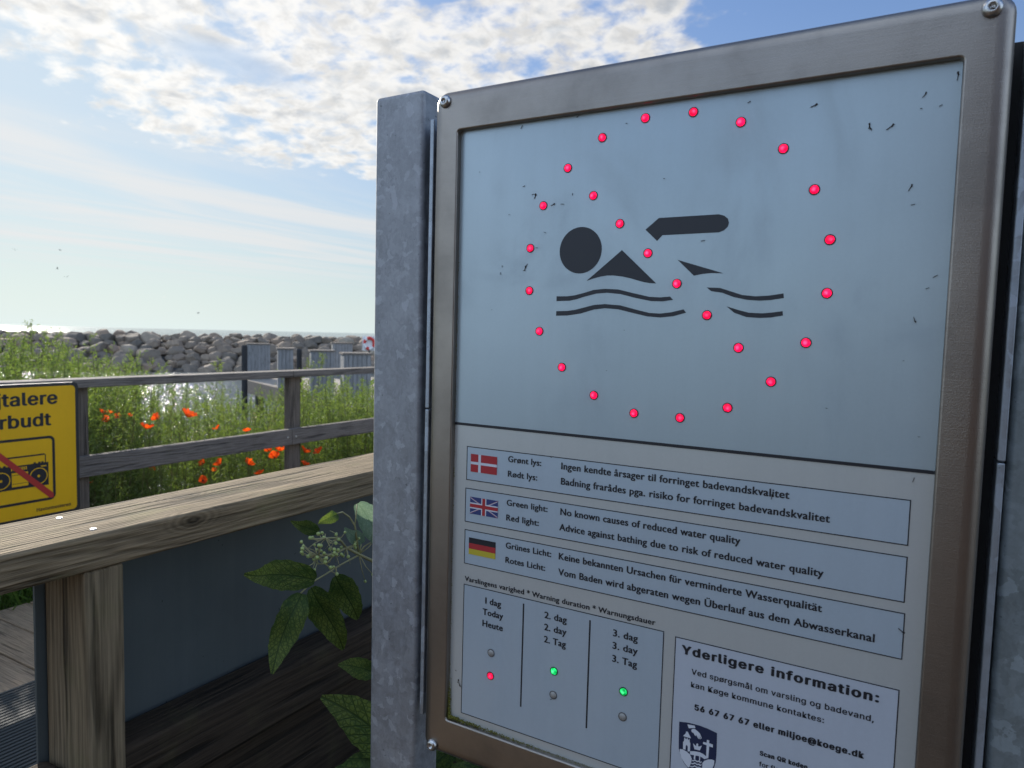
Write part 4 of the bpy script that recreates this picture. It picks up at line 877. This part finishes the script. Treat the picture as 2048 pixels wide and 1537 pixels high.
# single plumes that stand out of the mass
for (x, y, zt, pale, lab) in ((-4.9, 2.526, 1.37, 0.25, 'tallest feathery weed, its tip reaching the sea horizon left of the boulders'),
        (-4.9, 3.553, 1.12, 0.95, 'pale yellow-green feathery weed above the middle of the far top rail'),
        (-4.9, 4.63, 1.16, 0.8, 'yellow-green feathery weed standing before the boarded boxes above the fence post'),
        (-4.9, 2.832, 1.12, 0.35, 'bushy feathery weed right of the tallest one, against the boulders'),
        (-4.9, 2.18, 1.17, 0.3, 'feathery weed at the left edge of the picture above the yellow sign')):
    T1 = Tri(); z0 = ground_h(x, y)
    for q in range(4): feather(T1, x+rs.randn()*0.06, y+rs.randn()*0.07, z0, (zt-z0)*(1 if q == 0 else 0.82+0.12*rs.rand()), pale, 0.2, 1.25)
    o = T1.build('feathery_weed', VM, None, (x, y, z0)); o.location = (x, y, z0); tag(o, lab, 'weed', 'tall single weeds')
T1 = Tri(); x, y = -4.2, 4.72; z0 = ground_h(x, y)
for q in range(5):
    p = np.stack([np.linspace(x, x+rs.randn()*0.1, 6), np.linspace(y, y+rs.randn()*0.13, 6), np.linspace(z0, 0.95-0.08*q, 6)], 1); stick(T1, p, 0.004, 2)
    nb = 26; tt = 0.35+0.65*rs.rand(nb); c_ = np.stack([np.interp(tt, np.linspace(0, 1, 6), p[:, j]) for j in range(3)], 1); az = rs.rand(nb)*6.28
    blades(T1, c_, np.stack([np.cos(az)*0.85, np.sin(az)*0.85, 0.5+0*az], 1), 0.09+0.07*rs.rand(nb), 0.006+0.004*rs.rand(nb), 0, 0.5)
o = T1.build('leafy_weed', VM, None, (x, y, z0)); o.location = (x, y, z0); tag(o, 'broad-leaved dark green weed right of the fence post beside the galvanised post', 'weed', 'tall single weeds')

# poppies
def make_poppy(x, y, z, s, label, seed):
    r = random.Random(seed); z0 = ground_h(x, y)
    t_ = thing('poppy', label, 'poppy', (x, y, z0), 0, 'red poppies behind the far fence')
    H_ = z-z0; bx, by = r.uniform(-.06, .06), r.uniform(-.06, .06)
    g = MB(); g.tube([(bx, by, 0), (bx*0.8, by*0.6, H_*0.35), (bx*0.2, by*0.2, H_*0.75), (0, 0, H_-0.012*s)], [0.0028, 0.0025, 0.002, 0.0017], 6); g.build('stem', M['stalk'], t_)
    tilt = Matrix.Translation((0, 0, H_-0.01*s)) @ Matrix.Rotation(r.uniform(0, 6.28), 4, 'Z') @ Matrix.Rotation(r.uniform(0.2, 0.95), 4, 'X')
    for k in range(4):
        g = MB(); NU, NV = 9, 6; a0 = k*math.pi/2; ly = 1.0 if k % 2 else 0.9; op = r.uniform(0.55, 1.05)
        for j in range(NV):
            v = j/(NV-1)
            for i in range(NU):
                u = i/(NU-1)*2-1; rad = 0.042*s*ly*v*(1-0.12*u*u); a = a0+u*0.95
                zz2 = 0.034*s*v**1.4*op+0.004*s*math.sin(u*6+k*2+seed)*v*v; rad *= (1.05-0.2*op)
                g.v.append(tuple(tilt @ Vector((rad*math.cos(a), rad*math.sin(a), zz2+0.002*(k % 2)))))
        for j in range(NV-1):
            for i in range(NU-1): g.f.append((j*NU+i, j*NU+i+1, (j+1)*NU+i+1, (j+1)*NU+i)); g.mi.append(0)
        g.build('petal', M['petal'], t_, smooth=True)
    g = MB(); g.tube([tuple(tilt @ Vector((0, 0, 0.001))), tuple(tilt @ Vector((0, 0, 0.009*s))), tuple(tilt @ Vector((0, 0, 0.016*s)))], [0.004*s, 0.0075*s, 0.005*s], 8); g.build('seed_head', M['poppy_eye'], t_)
POP = [(-3.93, 2.787, 0.831, 1, 'largest open red poppy, alone halfway between the two rails of the far fence'),
 (-3.93, 2.518, 0.777, .8, 'red poppy lower left of the largest open poppy'),
 (-3.93, 2.594, 0.829, .6, 'small red poppy between the largest poppy and the group beside the yellow sign'),
 (-4.25, 2.451, 0.850, .5, 'leftmost small red poppy in the group beside the yellow sign'),
 (-4.25, 2.493, 0.844, .45, 'second small red poppy from the left in the group beside the yellow sign'),
 (-4.25, 2.545, 0.817, .45, 'rightmost small red poppy in the group beside the yellow sign'),
 (-4.25, 2.471, 0.808, .5, 'lowest small red poppy in the group beside the yellow sign'),
 (-4.25, 2.621, 0.814, .35, 'tiny pale red poppy deep in the weeds below the small middle poppy'),
 (-4.25, 3.254, 0.673, .55, 'small red poppy peeping over the middle of the far mid rail'),
 (-3.93, 3.242, 0.683, .6, 'red poppy peeping over the far mid rail left of the fence post'),
 (-3.93, 3.425, 0.527, .6, 'leftmost of the three red poppies clustered left of the fence post'),
 (-3.93, 3.478, 0.476, .9, 'lowest and largest of the three red poppies clustered left of the fence post'),
 (-3.93, 3.537, 0.512, .8, 'rightmost of the three red poppies clustered left of the fence post'),
 (-3.93, 3.760, 0.476, .9, 'red poppy just right of the fence post under the mid rail'),
 (-3.93, 3.906, 0.453, .8, 'farthest right red poppy under the mid rail'),
 (-3.93, 3.760, 0.379, .7, 'low red poppy right of the fence post, touching the near handrail'),
 (-3.93, 3.254, 0.456, .8, 'red poppy beneath the mid rail, left of the clustered three'),
 (-3.93, 3.028, 0.489, .75, 'red poppy beneath the middle of the far mid rail'),
 (-4.25, 3.225, 0.375, .5, 'half closed red poppy low behind the middle poppy'),
 (-4.25, 3.138, 0.444, .55, 'small red poppy tucked close under the mid rail at the left'),
 (-3.93, 3.350, 0.375, .7, 'red poppy just showing above the near handrail'),
 (-3.93, 2.897, 0.404, .6, 'faded red poppy lying low in the grass above the near handrail'),
 (-4.25, 2.375, 0.428, .4, 'small faded poppy low beside the yellow sign corner'),
 (-4.25, 2.763, 0.459, .45, 'small orange poppy in the grass under the mid rail')]
for i, p in enumerate(POP): make_poppy(p[0], p[1], p[2], p[3]*1.3, p[4], seed=i+3)

# ---------------------------------------------------------------- elder bush between railing and sign
EL = (-0.74, 0.98, -0.03)
E0 = thing('elder_bush', 'elder bush with serrated leaves and green berries between railing and sign', 'bush', EL)
CAM = Vector((0, 0, 1.36))
def leaf(base, tip, hw, mat_='elder', face=None, fold=0.25, droop=0.1, twist=0.0, seed=0, NU=9, NV=22, parent=E0, curl=0.0):
    r = random.Random(seed); base = Vector(base); tip = Vector(tip); ax = tip-base; L_ = ax.length; a = ax/L_
    f = (Vector(face) if face is not None else (CAM-base)).normalized(); n = (f-a*f.dot(a)).normalized(); c_ = a.cross(n)
    g = MB(); g.uv = []; ph = r.uniform(0, 6)
    for j in range(NV):
        v = j/(NV-1); wv = hw*(math.sin(math.pi*min(1, (v*0.93+0.035))**0.78)**0.85)*(1-0.25*v*v)
        tw = twist*v+0.3*math.sin(v*6+ph); ct, st = math.cos(tw), math.sin(tw); cc_ = c_*ct+n*st; nn = n*ct-c_*st
        ctr = base+a*(L_*v)-n*(droop*L_*v*v)+n*(0.045*L_*math.sin(v*8+ph))+c_*(0.03*L_*math.sin(v*4.2+ph))
        for i in range(NU):
            u = i/(NU-1)*2-1; ser = 1.0+(0.10*((v*15) % 1.0)-0.04)*(abs(u) > 0.99)
            q = (v*9-abs(u)*2.5) % 1.0; pl = math.sin(q*math.pi)*0.035*hw
            d_ = fold*abs(u)*wv+pl-curl*wv*u*u
            g.v.append(tuple(ctr+cc_*(u*wv*ser*(1-0.12*curl))+nn*d_-Vector(EL))); g.uv.append((u*0.5*wv/hw+0.5, v))
    for j in range(NV-1):
        for i in range(NU-1): g.f.append((j*NU+i, j*NU+i+1, (j+1)*NU+i+1, (j+1)*NU+i)); g.mi.append(0)
    return g.build('leaf', M[mat_], parent, smooth=True)
X = -0.80
leaf((X, 0.781, 0.974), (X, 0.636, 1.035), 0.023, droop=-0.12, fold=0.2, seed=1)
leaf((X, 0.759, 0.963), (X+0.02, 0.684, 0.874), 0.024, droop=0.10, fold=0.3, twist=0.35, seed=2)
leaf((X, 0.783, 0.969), (X+0.015, 0.836, 0.840), 0.025, droop=0.10, fold=0.22, seed=3)
leaf((X, 0.834, 0.972), (X+0.01, 0.874, 0.880), 0.025, droop=0.08, fold=0.2, seed=4)
leaf((X, 0.882, 1.076), (X+0.02, 0.93, 0.995), 0.022, 'elder_pale', droop=-0.2, fold=0.5, seed=5, curl=0.8)
leaf((X, 0.836, 1.070), (X, 0.799, 1.062), 0.010, droop=0.15, fold=0.4, seed=6)
leaf((X, 0.893, 1.008), (X, 0.857, 1.040), 0.013, 'elder_pale', droop=0.1, fold=0.2, seed=7)
leaf((X-0.05, 0.84, 1.03), (X-0.05, 0.79, 1.06), 0.012, droop=0.1, seed=8)
g = MB()
def tw(pts, r0, r1): g.tube([tuple(Vector(p)-Vector(EL)) for p in pts], [r0+(r1-r0)*i/(len(pts)-1) for i in range(len(pts))], 7)
tw([(-0.74, 0.98, -0.03), (-0.76, 1.0, 0.5), (-0.78, 0.97, 0.85), (X, 0.943, 0.954)], 0.012, 0.005)
tw([(X, 0.943, 0.954), (X, 0.919, 0.971), (X, 0.887, 0.990), (X, 0.857, 1.009)], 0.0034, 0.0022)
tw([(X, 0.781, 0.973), (X-0.005, 0.815, 0.975), (X-0.01, 0.853, 0.979), (X, 0.889, 0.989)], 0.0013, 0.0016)
tw([(X, 0.759, 0.963), (X, 0.781, 0.973)], 0.0012, 0.0013)
tw([(X, 0.834, 0.972), (X-0.004, 0.838, 0.980), (X-0.01, 0.853, 0.979)], 0.0011, 0.0012)
tw([(X, 0.836, 1.070), (X, 0.847, 1.070), (X, 0.864, 1.058), (X, 0.877, 1.041), (X, 0.887, 0.990)], 0.001, 0.0018)
tw([(X, 0.882, 1.076), (X, 0.879, 1.055), (X, 0.877, 1.041)], 0.0011, 0.0012)
tw([(X, 0.893, 1.008), (X, 0.889, 0.99)], 0.0012, 0.0012)
g.build('stem', M['elder_stem'], E0, smooth=True)
g = MB(); r = random.Random(4)
hubs = [(X, 0.857, 1.009), (X, 0.838, 1.030), (X, 0.831, 1.005), (X, 0.81, 1.036), (X, 0.795, 1.012), (X, 0.887, 0.990)]
tw([hubs[0], hubs[1], hubs[3], (X, 0.781, 1.041)], 0.0019, 0.0007); tw([hubs[0], hubs[2], hubs[4], (X, 0.780, 1.015)], 0.0019, 0.0007); tw([hubs[5], (X, 0.90, 1.0), (X+0.01, 0.92, 1.01)], 0.0016, 0.001)
tw([hubs[2], (X, 0.812, 0.994), (X, 0.79, 1.0)], 0.0012, 0.0007)
bp = [(X+r.uniform(-0.022, 0.022), y, z) for y, z in BERRY]
bp += [(X+r.uniform(-0.03, 0.03), r.uniform(0.765, 0.85), r.uniform(0.998, 1.042)) for k in range(20)]
for p in bp:
    hb_ = min(hubs+[(X, 0.812, 0.994)], key=lambda q: (Vector(q)-Vector(p)).length); m_ = (Vector(p)+Vector(hb_))/2+Vector((0, 0, -0.004)); tw([hb_, m_, p], 0.0009, 0.0005)
for k in range(14):
    h_ = Vector(hubs[k % 5]); e = h_+Vector((r.uniform(-.02, .02), r.uniform(-.03, .02), r.uniform(-.025, .02))); tw([h_, (h_+e)/2+Vector((0, 0, .003)), e], 0.0007, 0.0004)
cl = g.build('berry_cluster', M['elder_stem'], E0, smooth=True)
bm = bmesh.new(); bmesh.ops.create_icosphere(bm, subdivisions=3, radius=1.0)
for v in bm.verts: v.co.z *= 1.08; v.co *= 1-0.18*max(0, v.co.z-0.93)*8*0.2
bme = bpy.data.meshes.new('berry'); bm.to_mesh(bm_ if False else bme); bm.free(); bme.materials.append(M['berry']); bme.polygons.foreach_set('use_smooth', [True]*len(bme.polygons))
for p in bp:
    o = bpy.data.objects.new('berry', bme); COL.objects.link(o); o.parent = cl; o.location = Vector(p)-Vector(EL); s_ = r.uniform(0.0022, 0.0031); o.scale = (s_, s_, s_); o.rotation_euler = (r.uniform(-.6, .6), r.uniform(-.6, .6), 0)
# lower leaves and the shaded mass under them
leaf((-0.66, 0.85, 0.70), (-0.72, 0.734, 0.828), 0.036, droop=0.15, fold=0.15, seed=20)
leaf((-0.66, 0.84, 0.69), (-0.70, 0.672, 0.748), 0.042, droop=0.2, fold=0.15, seed=21, face=(0.2, -0.4, 1))
leaf((-0.73, 0.85, 0.82), (-0.76, 0.80, 0.845), 0.017, droop=0.1, seed=22)
leaf((-0.70, 0.87, 0.88), (-0.72, 0.845, 0.905), 0.012, droop=0.1, seed=23)
r = random.Random(31)
for k in range(130):
    b_ = Vector((r.uniform(-0.86, -0.50), r.uniform(0.76, 1.45), r.uniform(0.10, 0.60))); d_ = Vector((r.uniform(-1, 1), r.uniform(-1.1, 0.5), r.uniform(-0.7, 0.5))).normalized()
    leaf(b_, b_+d_*r.uniform(0.09, 0.15), r.uniform(0.022, 0.04), face=(r.uniform(-.5, .5), -0.6, 1), fold=0.2, droop=0.2, seed=50+k, NU=5, NV=10)
g = MB()
for k in range(7):
    a = r.uniform(0, 6.28); tw([(-0.74, 0.98, -0.03), (-0.70+0.12*math.cos(a), 1.03+0.12*math.sin(a), 0.35), (-0.66+0.2*math.cos(a), 1.05+0.25*math.sin(a), 0.8)], 0.009, 0.003)
g.build('stem', M['elder_stem'], E0, smooth=True)
